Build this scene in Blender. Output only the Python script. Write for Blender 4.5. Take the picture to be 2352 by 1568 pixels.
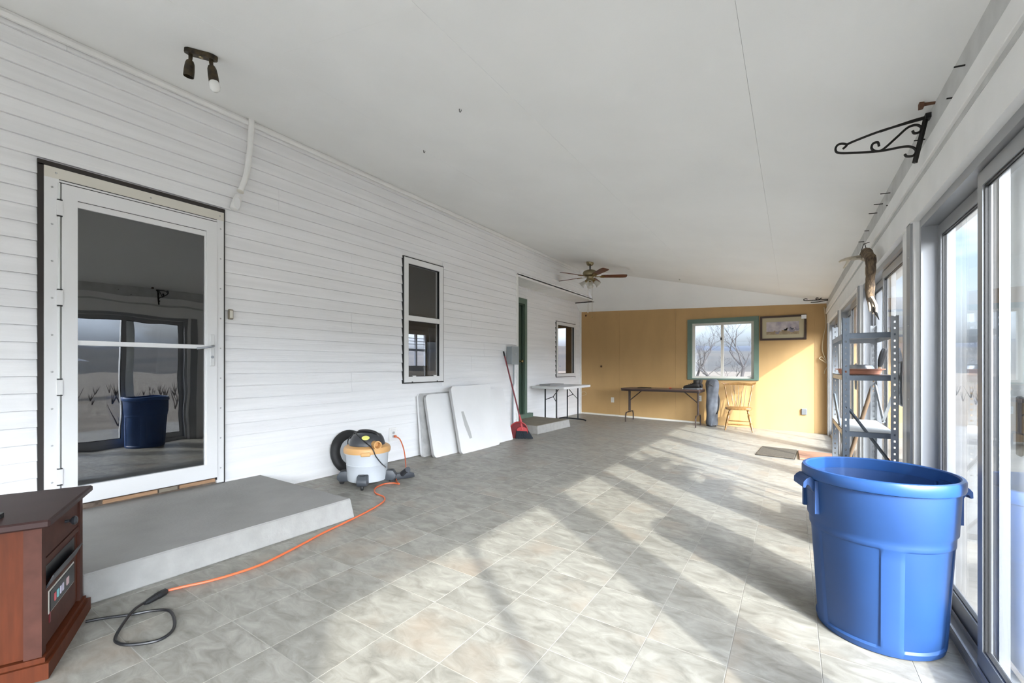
import bpy, bmesh, math, random
from mathutils import Vector, Matrix, Euler
random.seed(7)
for o in list(bpy.data.objects): bpy.data.objects.remove(o, do_unlink=True)
SCN = bpy.context.scene
COL = SCN.collection
PI = math.pi

# ------------------------------------------------------------------ camera
F, TH, V0, CZ = 1003.4, 0.5689, 840.5, 1.13      # focal length in px of a 2352 frame, yaw, horizon row, eye height
S, C = math.sin(TH), math.cos(TH)
cam = bpy.data.cameras.new('camera'); camo = bpy.data.objects.new('camera', cam); COL.objects.link(camo)
cam.sensor_width = 36; cam.lens = F / 2352 * 36; cam.shift_y = (V0 - 784) / 2352; cam.clip_start = 0.02; cam.clip_end = 3000
camo.location = (0, 0, CZ); camo.rotation_euler = (PI / 2, 0, TH)
SCN.camera = camo

# ------------------------------------------------------------------ sky, sun, exposure
SKY_STRENGTH, SUN_STRENGTH, EXPOSURE = 0.36, 3.7, 1.07
SCN.view_settings.view_transform = 'Standard'; SCN.view_settings.look = 'None'
SCN.view_settings.gamma = 1; SCN.view_settings.use_curve_mapping = False
SCN.view_settings.exposure = EXPOSURE
w = bpy.data.worlds.new('sky'); SCN.world = w; w.use_nodes = True
nt = w.node_tree; N = nt.nodes; LK = nt.links; N.clear()
def nd(nt, typ, **kw):
    n = nt.nodes.new(typ)
    for k, v in kw.items(): setattr(n, k, v)
    return n
tc = nd(nt, 'ShaderNodeTexCoord'); sep = nd(nt, 'ShaderNodeSeparateXYZ'); LK.new(tc.outputs['Generated'], sep.inputs[0])
sky = nd(nt, 'ShaderNodeTexSky', sky_type='NISHITA', sun_disc=False, sun_elevation=math.radians(30), sun_rotation=math.radians(130.4), air_density=1.0, dust_density=7.5)
bw = nd(nt, 'ShaderNodeRGBToBW'); LK.new(sky.outputs[0], bw.inputs[0])
cl = nd(nt, 'ShaderNodeVectorMath', operation='SCALE'); cl.inputs[0].default_value = (0.96, 0.99, 1.03); LK.new(bw.outputs[0], cl.inputs['Scale'])
cl2 = nd(nt, 'ShaderNodeVectorMath', operation='SCALE'); LK.new(cl.outputs[0], cl2.inputs[0]); cl2.inputs['Scale'].default_value = 2.2
mp = nd(nt, 'ShaderNodeMapping'); mp.inputs['Scale'].default_value = (1.6, 1.6, 4.2); LK.new(tc.outputs['Generated'], mp.inputs[0])
nz = nd(nt, 'ShaderNodeTexNoise'); nz.inputs['Scale'].default_value = 2.1; nz.inputs['Detail'].default_value = 7; LK.new(mp.outputs[0], nz.inputs['Vector'])
cr = nd(nt, 'ShaderNodeValToRGB'); LK.new(nz.outputs[0], cr.inputs[0])
cr.color_ramp.elements[0].position = 0.44; cr.color_ramp.elements[0].color = (0, 0, 0, 1)
cr.color_ramp.elements[1].position = 0.60; cr.color_ramp.elements[1].color = (1, 1, 1, 1)
mx = nd(nt, 'ShaderNodeMixRGB'); hz = nd(nt, 'ShaderNodeMapRange'); LK.new(sep.outputs['Z'], hz.inputs[0]); hz.inputs[1].default_value = 0.0; hz.inputs[2].default_value = 0.17; hz.inputs[3].default_value = 0.85; hz.inputs[4].default_value = 0.0
mxh = nd(nt, 'ShaderNodeMath', operation='MAXIMUM'); LK.new(cr.outputs[0], mxh.inputs[0]); LK.new(hz.outputs[0], mxh.inputs[1])   # pale haze low over the horizon, all round
LK.new(mxh.outputs[0], mx.inputs[0]); LK.new(sky.outputs[0], mx.inputs[1]); LK.new(cl2.outputs[0], mx.inputs[2])
tint = nd(nt, 'ShaderNodeVectorMath', operation='MULTIPLY'); LK.new(mx.outputs[0], tint.inputs[0]); tint.inputs[1].default_value = (0.92, 1.0, 1.17)
bg = nd(nt, 'ShaderNodeBackground'); LK.new(tint.outputs[0], bg.inputs[0]); bg.inputs[1].default_value = SKY_STRENGTH
SCN.cycles.max_bounces = 14; SCN.cycles.diffuse_bounces = 9; SCN.cycles.glossy_bounces = 5; SCN.cycles.transparent_max_bounces = 24
wo = nd(nt, 'ShaderNodeOutputWorld'); LK.new(bg.outputs[0], wo.inputs[0])
sl = bpy.data.lights.new('sun', 'SUN'); so = bpy.data.objects.new('sun', sl); COL.objects.link(so)
sl.energy = SUN_STRENGTH; sl.angle = math.radians(1.3); sl.color = (1.0, 0.965, 0.90)
so.location = (12, -10, 9); so.rotation_euler = Vector((1, -0.85, 0.757)).to_track_quat('Z', 'Y').to_euler()

# ------------------------------------------------------------------ plan of the room (metres)
XL, XA, XR, YB, YN = -3.807, -4.255, 0.536, 9.718, -3.2   # left wall, alcove wall, right wall, back wall, near end
YA = 6.141                                                  # where the alcove starts
ZL, ZR, ZS = 3.18, 2.297, 2.617                             # ceiling at the left, at the right, alcove soffit
def fl(x, y): return -0.021 * x - 0.0093 * y                # porch floor falls away from the house
def ceil_z(x): return ZL - 0.2033 * (x - XL)
def end_z(x, y): return 2.425 + 0.69 * (YB - y) - 0.0338 * (x - XA)
def ray(u, v):
    t = (u - 1176) / F; return Vector((-S + t * C, C + t * S, (V0 - v) / F))
def onx(u, v, x):
    d = ray(u, v); k = x / d.x; return Vector((x, k * d.y, CZ + k * d.z))
def ony(u, v, y):
    d = ray(u, v); k = y / d.y; return Vector((k * d.x, y, CZ + k * d.z))
def onf(u, v, dz=0.0):
    d = ray(u, v); k = (dz - CZ) / (d.z + 0.021 * d.x + 0.0093 * d.y); return Vector((k * d.x, k * d.y, CZ + k * d.z))
def onc(u, v):
    d = ray(u, v); k = (ceil_z(0) - CZ) / (d.z + 0.2033 * d.x); return Vector((k * d.x, k * d.y, CZ + k * d.z))

# ------------------------------------------------------------------ materials
def lin(r, g, b):
    f = lambda c: (c / 255 / 12.92) if c / 255 <= 0.04045 else ((c / 255 + 0.055) / 1.055) ** 2.4
    return (f(r), f(g), f(b), 1)
MATS = {}
def mat(name, col, rough=0.6, metal=0.0, var=0.0, vscale=8.0, col2=None, stretch=(1, 1, 1), bump=0.0, bscale=40.0, spec=0.5, detail=4, lo=0.35, hi=0.65):
    m = bpy.data.materials.new(name); m.use_nodes = True; nt = m.node_tree; b = nt.nodes['Principled BSDF']
    c = col if len(col) == 4 else (*col, 1)
    b.inputs['Base Color'].default_value = c; b.inputs['Roughness'].default_value = rough; b.inputs['Metallic'].default_value = metal
    b.inputs['Specular IOR Level'].default_value = spec
    if var or col2 or bump:
        g = nd(nt, 'ShaderNodeNewGeometry'); mpn = nd(nt, 'ShaderNodeMapping'); mpn.inputs['Scale'].default_value = stretch
        nt.links.new(g.outputs['Position'], mpn.inputs[0])
    if var or col2:
        n = nd(nt, 'ShaderNodeTexNoise'); n.inputs['Scale'].default_value = vscale; n.inputs['Detail'].default_value = detail
        nt.links.new(mpn.outputs[0], n.inputs['Vector'])
        r = nd(nt, 'ShaderNodeValToRGB'); nt.links.new(n.outputs[0], r.inputs[0])
        if col2 is None: col2 = tuple(x * (1 - var) for x in c[:3]) + (1,)
        r.color_ramp.elements[0].position = lo; r.color_ramp.elements[0].color = col2 if len(col2) == 4 else (*col2, 1)
        r.color_ramp.elements[1].position = hi; r.color_ramp.elements[1].color = c
        nt.links.new(r.outputs[0], b.inputs['Base Color'])
    if bump:
        n2 = nd(nt, 'ShaderNodeTexNoise'); n2.inputs['Scale'].default_value = bscale; n2.inputs['Detail'].default_value = 5
        nt.links.new(mpn.outputs[0], n2.inputs['Vector'])
        bp = nd(nt, 'ShaderNodeBump'); bp.inputs['Strength'].default_value = bump; bp.inputs['Distance'].default_value = 0.01
        nt.links.new(n2.outputs[0], bp.inputs['Height']); nt.links.new(bp.outputs[0], b.inputs['Normal'])
    MATS[name] = m; return m
def glass(name, tint=(0.93, 0.96, 0.95), refl=1.0, ior=1.5, wavy=0.0):
    m = bpy.data.materials.new(name); m.use_nodes = True; nt = m.node_tree; nt.nodes.clear()
    t = nd(nt, 'ShaderNodeBsdfTransparent'); t.inputs[0].default_value = (*tint, 1)
    g = nd(nt, 'ShaderNodeBsdfGlossy'); g.inputs['Roughness'].default_value = 0.0; g.inputs[0].default_value = (refl, refl, refl, 1)
    f0 = ((ior - 1) / (ior + 1)) ** 2; gg = nd(nt, 'ShaderNodeNewGeometry'); dt = nd(nt, 'ShaderNodeVectorMath', operation='DOT_PRODUCT')   # Schlick, same from both sides of the thin pane
    nt.links.new(gg.outputs['Incoming'], dt.inputs[0]); nt.links.new(gg.outputs['Normal'], dt.inputs[1])
    def mth(op, a, b=None):
        n = nd(nt, 'ShaderNodeMath', operation=op)
        for i, q in enumerate((a, b)):
            if q is None: continue
            if isinstance(q, (int, float)): n.inputs[i].default_value = q
            else: nt.links.new(q, n.inputs[i])
        return n.outputs[0]
    fac = mth('ADD', mth('MULTIPLY', mth('POWER', mth('SUBTRACT', 1.0, mth('ABSOLUTE', dt.outputs['Value'])), 5.0), 1 - f0), f0)
    if wavy:
        ge = nd(nt, 'ShaderNodeNewGeometry'); n2 = nd(nt, 'ShaderNodeTexNoise'); n2.inputs['Scale'].default_value = 3.0; n2.inputs['Detail'].default_value = 1
        nt.links.new(ge.outputs['Position'], n2.inputs['Vector']); bp = nd(nt, 'ShaderNodeBump'); bp.inputs['Strength'].default_value = wavy; bp.inputs['Distance'].default_value = 0.01
        nt.links.new(n2.outputs[0], bp.inputs['Height']); nt.links.new(bp.outputs[0], g.inputs['Normal'])
    mxs = nd(nt, 'ShaderNodeMixShader'); o = nd(nt, 'ShaderNodeOutputMaterial')
    nt.links.new(fac, mxs.inputs[0]); nt.links.new(t.outputs[0], mxs.inputs[1]); nt.links.new(g.outputs[0], mxs.inputs[2]); nt.links.new(mxs.outputs[0], o.inputs[0])
    MATS[name] = m; return m
def tile_mat():
    m = bpy.data.materials.new('slate_tile'); m.use_nodes = True; nt = m.node_tree; b = nt.nodes['Principled BSDF']; L = nt.links
    g = nd(nt, 'ShaderNodeNewGeometry'); oi = nd(nt, 'ShaderNodeObjectInfo')
    sc = nd(nt, 'ShaderNodeVectorMath', operation='SCALE'); cb = nd(nt, 'ShaderNodeCombineXYZ')
    L.new(oi.outputs['Random'], cb.inputs[0]); L.new(oi.outputs['Random'], cb.inputs[2]); L.new(cb.outputs[0], sc.inputs[0]); sc.inputs['Scale'].default_value = 37
    ad = nd(nt, 'ShaderNodeVectorMath', operation='ADD'); L.new(g.outputs['Position'], ad.inputs[0]); L.new(sc.outputs[0], ad.inputs[1])
    mpn = nd(nt, 'ShaderNodeMapping'); mpn.inputs['Rotation'].default_value = (0, 0, 0.5); mpn.inputs['Scale'].default_value = (1.0, 1.9, 1); L.new(ad.outputs[0], mpn.inputs[0])
    n1 = nd(nt, 'ShaderNodeTexNoise'); n1.inputs['Scale'].default_value = 8.0; n1.inputs['Detail'].default_value = 11; n1.inputs['Roughness'].default_value = 0.62; n1.inputs['Distortion'].default_value = 0.8; L.new(mpn.outputs[0], n1.inputs['Vector'])
    r1 = nd(nt, 'ShaderNodeValToRGB'); L.new(n1.outputs[0], r1.inputs[0]); e = r1.color_ramp.elements
    e[0].position = 0.30; e[0].color = (0.175, 0.165, 0.142, 1); e[1].position = 0.66; e[1].color = (0.325, 0.312, 0.275, 1)
    k = r1.color_ramp.elements.new(0.48); k.color = (0.25, 0.238, 0.207, 1)
    n2 = nd(nt, 'ShaderNodeTexNoise'); n2.inputs['Scale'].default_value = 2.6; n2.inputs['Detail'].default_value = 4; L.new(ad.outputs[0], n2.inputs['Vector'])
    r2 = nd(nt, 'ShaderNodeValToRGB'); L.new(n2.outputs[0], r2.inputs[0]); r2.color_ramp.elements[0].position = 0.56; r2.color_ramp.elements[1].position = 0.74
    ml = nd(nt, 'ShaderNodeMath', operation='MULTIPLY'); L.new(r2.outputs[0], ml.inputs[0]); ml.inputs[1].default_value = 0.55
    mx2 = nd(nt, 'ShaderNodeMixRGB'); L.new(ml.outputs[0], mx2.inputs[0]); L.new(r1.outputs[0], mx2.inputs[1]); mx2.inputs[2].default_value = (0.29, 0.23, 0.175, 1)
    hs = nd(nt, 'ShaderNodeHueSaturation'); L.new(mx2.outputs[0], hs.inputs['Color'])
    mr = nd(nt, 'ShaderNodeMapRange'); L.new(oi.outputs['Random'], mr.inputs[0]); mr.inputs[3].default_value = 0.92; mr.inputs[4].default_value = 1.06; L.new(mr.outputs[0], hs.inputs['Value'])
    L.new(hs.outputs[0], b.inputs['Base Color']); b.inputs['Roughness'].default_value = 0.42; b.inputs['Specular IOR Level'].default_value = 0.35
    bp = nd(nt, 'ShaderNodeBump'); bp.inputs['Strength'].default_value = 0.25; bp.inputs['Distance'].default_value = 0.006; L.new(n1.outputs[0], bp.inputs['Height']); L.new(bp.outputs[0], b.inputs['Normal'])
    MATS['slate_tile'] = m; return m
tile_mat()
mat('grout', (0.345, 0.33, 0.295), 0.8)
mat('siding', (0.84, 0.84, 0.845), 0.5, var=0.07, vscale=1.6, stretch=(1, 0.5, 12), bump=0.22, bscale=9)
# fine wood grain of the vinyl boards: relief only
mat('siding_dark', (0.05, 0.045, 0.045), 0.7)
mat('ceiling_paint', (0.84, 0.84, 0.83), 0.75, var=0.04, vscale=1.5, bump=0.04, bscale=90)
mat('white_paint', (0.82, 0.815, 0.80), 0.5, var=0.05, vscale=6)
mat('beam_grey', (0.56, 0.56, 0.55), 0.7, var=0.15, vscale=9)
mat('white_metal', (0.75, 0.75, 0.75), 0.35)
mat('cream_trim', (0.66, 0.63, 0.56), 0.45)
mat('screw', (0.5, 0.5, 0.5), 0.4, 0.7)
mat('dark_trim', (0.022, 0.017, 0.015), 0.5)
mat('ochre', (0.46, 0.285, 0.115), 0.6, var=0.08, vscale=1.2, bump=0.10, bscale=60, stretch=(3, 3, 1))
mat('green', (0.115, 0.175, 0.135), 0.45, var=0.1, vscale=9)
mat('green_door', (0.035, 0.065, 0.045), 0.4)
mat('aluminium', (0.36, 0.37, 0.385), 0.35, 0.6)
mat('aluminium_white', (0.66, 0.67, 0.665), 0.4)
mat('gasket', (0.015, 0.015, 0.016), 0.5)
mat('concrete_top', (0.305, 0.298, 0.285), 0.75, var=0.14, vscale=3.5, bump=0.15, bscale=60, detail=8)
mat('concrete_side', (0.335, 0.325, 0.305), 0.85, var=0.12, vscale=12, bump=0.35, bscale=45, detail=8)
mat('concrete_tan', (0.25, 0.215, 0.165), 0.85, var=0.15, vscale=6, bump=0.2, bscale=60)
mat('mud', (0.17, 0.13, 0.10), 0.9, var=0.3, vscale=20, bump=0.5, bscale=40)
mat('raw_wood', (0.42, 0.25, 0.14), 0.7, var=0.25, vscale=9, stretch=(8, 1, 8))
mat('cherry', (0.10, 0.023, 0.007), 0.5, spec=0.2, var=0.22, vscale=10, stretch=(6, 6, 0.6))
mat('cherry_top', (0.04, 0.018, 0.016), 0.5, spec=0.3, var=0.2, vscale=9)
mat('cherry_dust', (0.085, 0.032, 0.022), 0.6, spec=0.2, var=0.25, vscale=14)
mat('black_plastic', (0.012, 0.012, 0.013), 0.4)
mat('charcoal_plastic', (0.042, 0.045, 0.052), 0.35, var=0.1)
mat('rubber', (0.012, 0.012, 0.013), 0.6)
mat('grey_plastic', (0.055, 0.062, 0.072), 0.45)
mat('tank_grey', (0.50, 0.53, 0.56), 0.4, var=0.06, vscale=6)
mat('tan_plastic', (0.60, 0.34, 0.13), 0.4)
mat('yellow_label', (0.62, 0.60, 0.16), 0.4)
mat('table_white', (0.74, 0.74, 0.74), 0.38, var=0.05, vscale=3)
mat('table_edge', (0.40, 0.40, 0.40), 0.5)
mat('table_grey', (0.33, 0.335, 0.34), 0.45)
mat('table_under', (0.52, 0.52, 0.51), 0.6, var=0.25, vscale=9)
mat('scuff', (0.42, 0.42, 0.41), 0.6)
mat('black_metal', (0.014, 0.015, 0.017), 0.4, 0.3)
mat('brown_metal', (0.035, 0.022, 0.018), 0.4, 0.3)
mat('walnut_top', (0.10, 0.055, 0.04), 0.3, var=0.3, vscale=6, stretch=(1, 8, 8))
mat('red_plastic', (0.42, 0.022, 0.028), 0.35)
mat('dark_red', (0.16, 0.015, 0.02), 0.4)
mat('bristle', (0.018, 0.024, 0.032), 0.8)
mat('panel_grey', (0.27, 0.30, 0.31), 0.45)
mat('brass', (0.36, 0.27, 0.12), 0.25, 0.9)
mat('antique_brass', (0.30, 0.25, 0.15), 0.3, 0.85)
mat('blade_wood', (0.12, 0.035, 0.018), 0.35, var=0.25, vscale=7)
mat('blade_top', (0.09, 0.06, 0.045), 0.4)
mat('bulb', (0.80, 0.80, 0.78), 0.25)
mat('bronze', (0.018, 0.015, 0.011), 0.5, 0.3, col2=(0.07, 0.05, 0.025, 1), vscale=30)
mat('oak', (0.26, 0.135, 0.040), 0.28, var=0.3, vscale=10, stretch=(5, 5, 1))
mat('grey_cloth', (0.135, 0.145, 0.165), 0.85, var=0.3, vscale=9, bump=0.3, bscale=14)
mat('boot', (0.022, 0.019, 0.017), 0.6, var=0.3, vscale=20)
mat('boot_grey', (0.10, 0.10, 0.10), 0.7)
mat('frame_brown', (0.040, 0.020, 0.013), 0.4)
mat('mat_board', (0.44, 0.38, 0.25), 0.8)
mat('bird_dark', (0.10, 0.10, 0.13), 0.8); mat('bird_grey', (0.24, 0.22, 0.26), 0.8); mat('bird_tan', (0.30, 0.22, 0.13), 0.8)
mat('painting', (0.52, 0.47, 0.47), 0.8, col2=(0.33, 0.29, 0.33, 1), vscale=9, detail=8)
mat('painting_ground', (0.40, 0.31, 0.20), 0.8, var=0.35, vscale=22, detail=8)
mat('paper', (0.75, 0.75, 0.76), 0.8)
mat('galvanised', (0.42, 0.44, 0.46), 0.32, 0.85, var=0.15, vscale=14)
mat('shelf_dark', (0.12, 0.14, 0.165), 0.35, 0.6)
mat('shelf_board', (0.62, 0.62, 0.59), 0.6, var=0.08)
mat('terracotta', (0.58, 0.25, 0.155), 0.6)
mat('stick_wood', (0.13, 0.085, 0.05), 0.6)
mat('antler', (0.50, 0.44, 0.34), 0.5, var=0.25, vscale=20)
mat('fur', (0.21, 0.145, 0.085), 0.95, col2=(0.07, 0.05, 0.035, 1), vscale=26, bump=0.8, bscale=90, stretch=(2, 2, 0.7))
mat('fur_light', (0.42, 0.35, 0.27), 0.95, var=0.4, vscale=25, bump=0.8, bscale=80)
mat('iron', (0.016, 0.015, 0.014), 0.55, 0.5)
mat('rust', (0.11, 0.05, 0.028), 0.8)
mat('bin_blue', (0.017, 0.063, 0.20), 0.5, var=0.12, vscale=4)
mat('bin_rim', (0.02, 0.076, 0.24), 0.35)
mat('orange_cord', (0.60, 0.125, 0.04), 0.4)
mat('beige_cord', (0.55, 0.45, 0.29), 0.6)
mat('door_mat', (0.10, 0.082, 0.058), 0.95, var=0.35, vscale=60, bump=1.0, bscale=200)
mat('plank_red', (0.30, 0.155, 0.095), 0.75, var=0.45, vscale=9, stretch=(1, 4, 1))
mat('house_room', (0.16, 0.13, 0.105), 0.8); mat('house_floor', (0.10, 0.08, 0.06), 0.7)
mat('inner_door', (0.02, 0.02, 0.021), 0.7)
mat('curtain', (0.55, 0.55, 0.56), 0.9)
mat('ground', (0.13, 0.105, 0.078), 0.95, col2=(0.09, 0.07, 0.05, 1), vscale=0.7, detail=9)
mat('patio', (0.17, 0.16, 0.145), 0.85, var=0.25, vscale=2.5, detail=8, bump=0.2)
mat('hill', (0.040, 0.034, 0.028), 1.0, col2=(0.014, 0.015, 0.016, 1), vscale=0.05, detail=9)
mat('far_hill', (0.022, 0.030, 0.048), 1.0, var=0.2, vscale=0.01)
mat('bark', (0.035, 0.030, 0.030), 0.9, var=0.3, vscale=12)
mat('shrub', (0.06, 0.047, 0.038), 0.95, var=0.4, vscale=6)
mat('roof_grey', (0.30, 0.31, 0.33), 0.6)
mat('gazebo_wood', (0.16, 0.06, 0.04), 0.7)
mat('cyan_button', (0.25, 0.62, 0.66), 0.4); mat('red_button', (0.62, 0.10, 0.12), 0.4); mat('pale_button', (0.60, 0.56, 0.68), 0.4); mat('pink_button', (0.66, 0.45, 0.46), 0.4)
glass('pane', (0.95, 0.97, 0.965)); glass('storm_glass', (0.45, 0.46, 0.47), 1.0, 2.15, wavy=0.10); glass('house_glass', (0.93, 0.93, 0.93), 1.0, 1.6)
def frosted():
    m = bpy.data.materials.new('frosted'); m.use_nodes = True; b = m.node_tree.nodes['Principled BSDF']
    b.inputs['Base Color'].default_value = (0.85, 0.83, 0.78, 1); b.inputs['Roughness'].default_value = 0.25; b.inputs['Transmission Weight'].default_value = 0.5
    MATS['frosted'] = m
frosted()

# ------------------------------------------------------------------ mesh helpers
def BM(): return bmesh.new()
def box(bm, a, b, M=None):
    x0, y0, z0 = a; x1, y1, z1 = b
    v = [bm.verts.new(p) for p in ((x0, y0, z0), (x1, y0, z0), (x1, y1, z0), (x0, y1, z0), (x0, y0, z1), (x1, y0, z1), (x1, y1, z1), (x0, y1, z1))]
    for f in ((0, 3, 2, 1), (4, 5, 6, 7), (0, 1, 5, 4), (1, 2, 6, 5), (2, 3, 7, 6), (3, 0, 4, 7)): bm.faces.new([v[i] for i in f])
    if M is not None:
        for q in v: q.co = M @ q.co
    return bm
def hexa(bm, P):     # eight corners: bottom ring then top ring
    v = [bm.verts.new(p) for p in P]
    for f in ((0, 3, 2, 1), (4, 5, 6, 7), (0, 1, 5, 4), (1, 2, 6, 5), (2, 3, 7, 6), (3, 0, 4, 7)): bm.faces.new([v[i] for i in f])
    return bm
def bevel(bm, r, seg=2):
    bmesh.ops.bevel(bm, geom=list(bm.edges), offset=r, segments=seg, affect='EDGES', profile=0.5); return bm
def frame_of(t):
    t = t.normalized(); up = Vector((0, 0, 1)) if abs(t.z) < 0.95 else Vector((1, 0, 0))
    a = t.cross(up).normalized(); return a, a.cross(t).normalized()
def tube(bm, pts, r, n=8, closed=False, caps=True):
    pts = [Vector(p) for p in pts]; R = r if isinstance(r, (list, tuple)) else [r] * len(pts); rings = []; L = len(pts); a = None
    for i, p in enumerate(pts):
        if closed: t = pts[(i + 1) % L] - pts[i - 1]
        else: t = pts[min(i + 1, L - 1)] - pts[max(i - 1, 0)]
        if t.length < 1e-9: t = Vector((0, 0, 1))
        t.normalize()
        if a is None: a, b = frame_of(t)
        else:
            a = a - t * a.dot(t)
            if a.length < 1e-6: a, b = frame_of(t)
            a.normalize(); b = a.cross(t).normalized()
        rings.append([bm.verts.new(p + (a * math.cos(2 * PI * k / n) + b * math.sin(2 * PI * k / n)) * R[i]) for k in range(n)])
    for i in range(L if closed else L - 1):
        A, B_ = rings[i], rings[(i + 1) % L]
        for k in range(n): bm.faces.new((A[k], A[(k + 1) % n], B_[(k + 1) % n], B_[k]))
    if caps and not closed:
        bm.faces.new(rings[0][::-1]); bm.faces.new(rings[-1])
    return bm
def smooth_path(pts, k=6):
    pts = [Vector(p) for p in pts]; out = []
    for i in range(len(pts) - 1):
        p0, p1, p2, p3 = pts[max(i - 1, 0)], pts[i], pts[i + 1], pts[min(i + 2, len(pts) - 1)]
        for j in range(k):
            t = j / k
            out.append(0.5 * ((2 * p1) + (p2 - p0) * t + (2 * p0 - 5 * p1 + 4 * p2 - p3) * t * t + (3 * p1 - p0 - 3 * p2 + p3) * t ** 3))
    out.append(pts[-1]); return out
def lathe(bm, prof, n=32, M=None, mod=None, caps=True):
    rings = []; new = []
    for (r, z) in prof:
        ring = []
        for k in range(n):
            a = 2 * PI * k / n; rr = r + (mod(a, z, r) if mod else 0)
            ring.append(bm.verts.new((rr * math.cos(a), rr * math.sin(a), z)))
        rings.append(ring); new += ring
    for A, B_ in zip(rings, rings[1:]):
        for k in range(n): bm.faces.new((A[k], A[(k + 1) % n], B_[(k + 1) % n], B_[k]))
    if caps and prof[0][0] > 1e-6: bm.faces.new(rings[0][::-1])
    if caps and prof[-1][0] > 1e-6: bm.faces.new(rings[-1])
    if M is not None:
        for v in new: v.co = M @ v.co
    return bm
def prism(bm, pts, axis, a, b):      # outline in the two other axes (order kept), extruded along axis from a to b
    def mk(p, t): return {'x': (t, p[0], p[1]), 'y': (p[0], t, p[1]), 'z': (p[0], p[1], t)}[axis]
    A = [bm.verts.new(mk(p, a)) for p in pts]; B_ = [bm.verts.new(mk(p, b)) for p in pts]; n = len(pts)
    bm.faces.new(A); bm.faces.new(B_[::-1])
    for k in range(n): bm.faces.new((A[k], B_[k], B_[(k + 1) % n], A[(k + 1) % n]))
    return bm
def rrect(w, h, r, n=5):             # rounded rectangle outline, origin at the lower left
    out = []
    for cx, cy, a0 in ((w - r, r, -PI / 2), (w - r, h - r, 0), (r, h - r, PI / 2), (r, r, PI)):
        for k in range(n + 1):
            a = a0 + PI / 2 * k / n; out.append((cx + r * math.cos(a), cy + r * math.sin(a)))
    return out
def xf(bm, M):
    for v in bm.verts: v.co = M @ v.co
    return bm
def setp(o, label=None, category=None, group=None, kind=None):
    if label: o['label'] = label
    if category: o["category"] = category
    if group: o['group'] = group
    if kind: o['kind'] = kind
    return o
def link_mesh(name, me, parent=None, world=False):
    o = bpy.data.objects.new(name, me); COL.objects.link(o)
    if parent is not None:
        o.parent = parent
        if world: o.matrix_parent_inverse = MW[parent.name].inverted()
    return o
MW = {}
def obj(name, bm, m, parent=None, smooth=False, world=False, **kw):
    bmesh.ops.recalc_face_normals(bm, faces=bm.faces[:])
    me = bpy.data.meshes.new(name); bm.to_mesh(me); bm.free()
    me.materials.append(MATS[m])
    if smooth:
        for p in me.polygons: p.use_smooth = True
        if smooth != 'all':
            try: me.set_sharp_from_angle(angle=math.radians(38))
            except Exception: pass
    o = link_mesh(name, me, parent, world); setp(o, **kw); MW[o.name] = Matrix.Identity(4); return o
def thing(name, loc, rz=0, **kw):
    o = bpy.data.objects.new(name, None); COL.objects.link(o); o.empty_display_size = 0.1
    o.location = loc; o.rotation_euler = (0, 0, rz); MW[o.name] = Matrix.Translation(Vector(loc)) @ Matrix.Rotation(rz, 4, 'Z'); setp(o, **kw); return o
def based(name, bm, m, loc, smooth=False, **kw):     # single mesh thing, vertices given in world space, origin moved to loc
    xf(bm, Matrix.Translation(-Vector(loc))); o = obj(name, bm, m, None, smooth, **kw); o.location = loc; MW[o.name] = Matrix.Translation(Vector(loc)); return o
def copy_tree(o, parent=None):
    c = o.copy(); COL.objects.link(c); c.parent = parent
    for ch in list(o.children): copy_tree(ch, c)
    return c
def cut(lo, hi, holes):              # interval minus holes
    out = [(lo, hi)]
    for a, b in holes:
        nx = []
        for p, q in out:
            if b <= p or a >= q: nx.append((p, q)); continue
            if a > p: nx.append((p, a))
            if b < q: nx.append((b, q))
        out = nx
    return [(p, q) for p, q in out if q - p > 0.012]
def wall_grid(bm, axis, a, b, u0, u1, z0, z1, holes):    # wall slab with rectangular holes (u0,u1,z0,z1)
    zs = sorted({z0, z1} | {h[2] for h in holes} | {h[3] for h in holes})
    for p, q in zip(zs, zs[1:]):
        if q <= z0 or p >= z1: continue
        for s, t in cut(u0, u1, [(h[0], h[1]) for h in holes if h[2] < (p + q) / 2 < h[3]]):
            if axis == 'x': box(bm, (a, s, p), (b, t, q))
            else: box(bm, (s, a, p), (t, b, q))
    return bm
STR = 'structure'

# ================================================================== THE SETTING
# ---- floor: slab, grout bed and 12 inch slate-look tiles
T, TX0, TY0 = 0.3032, -1.116, 2.1473
FX0, FX1 = XA - 0.02, 0.575
def floor_quad(bm, x0, x1, y0, y1, top, dep):
    hexa(bm, [(x, y, fl(x, y) + top - dep) for x, y in ((x0, y0), (x1, y0), (x1, y1), (x0, y1))] + [(x, y, fl(x, y) + top) for x, y in ((x0, y0), (x1, y0), (x1, y1), (x0, y1))])
bm = BM(); floor_quad(bm, FX0, FX1 + 0.12, YN, YB + 0.05, -0.0012, 0.12)
floor = obj('floor', bm, 'grout', kind=STR, label='tan grout bed of the porch floor under square slate tiles')
tiles = []
i0 = math.floor((FX0 - TX0) / T); i1 = math.ceil((FX1 - TX0) / T); j0 = math.floor((YN - TY0) / T); j1 = math.ceil((YB - TY0) / T)
for i in range(i0, i1):
    for j in range(j0, j1):
        x0, x1 = max(TX0 + i * T, FX0), min(TX0 + (i + 1) * T, FX1); y0, y1 = max(TY0 + j * T, YN), min(TY0 + (j + 1) * T, YB)
        if x1 - x0 < 0.02 or y1 - y0 < 0.02: continue
        if x1 < XL and y1 < YA: continue
        cx, cy = (x0 + x1) / 2, (y0 + y1) / 2; d = -cx * S + cy * C; l = cx * C + cy * S
        vis = d > 0.3 and abs(l / d) < 1.22 and (1.13 / d * F + V0) < 1720 and not (cx < -2.67 and 0.6 < cy < 1.95)
        tiles.append((d if vis else 1e3 + cy, x0, x1, y0, y1, vis))
tiles.sort()
g = 0.0019
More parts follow.
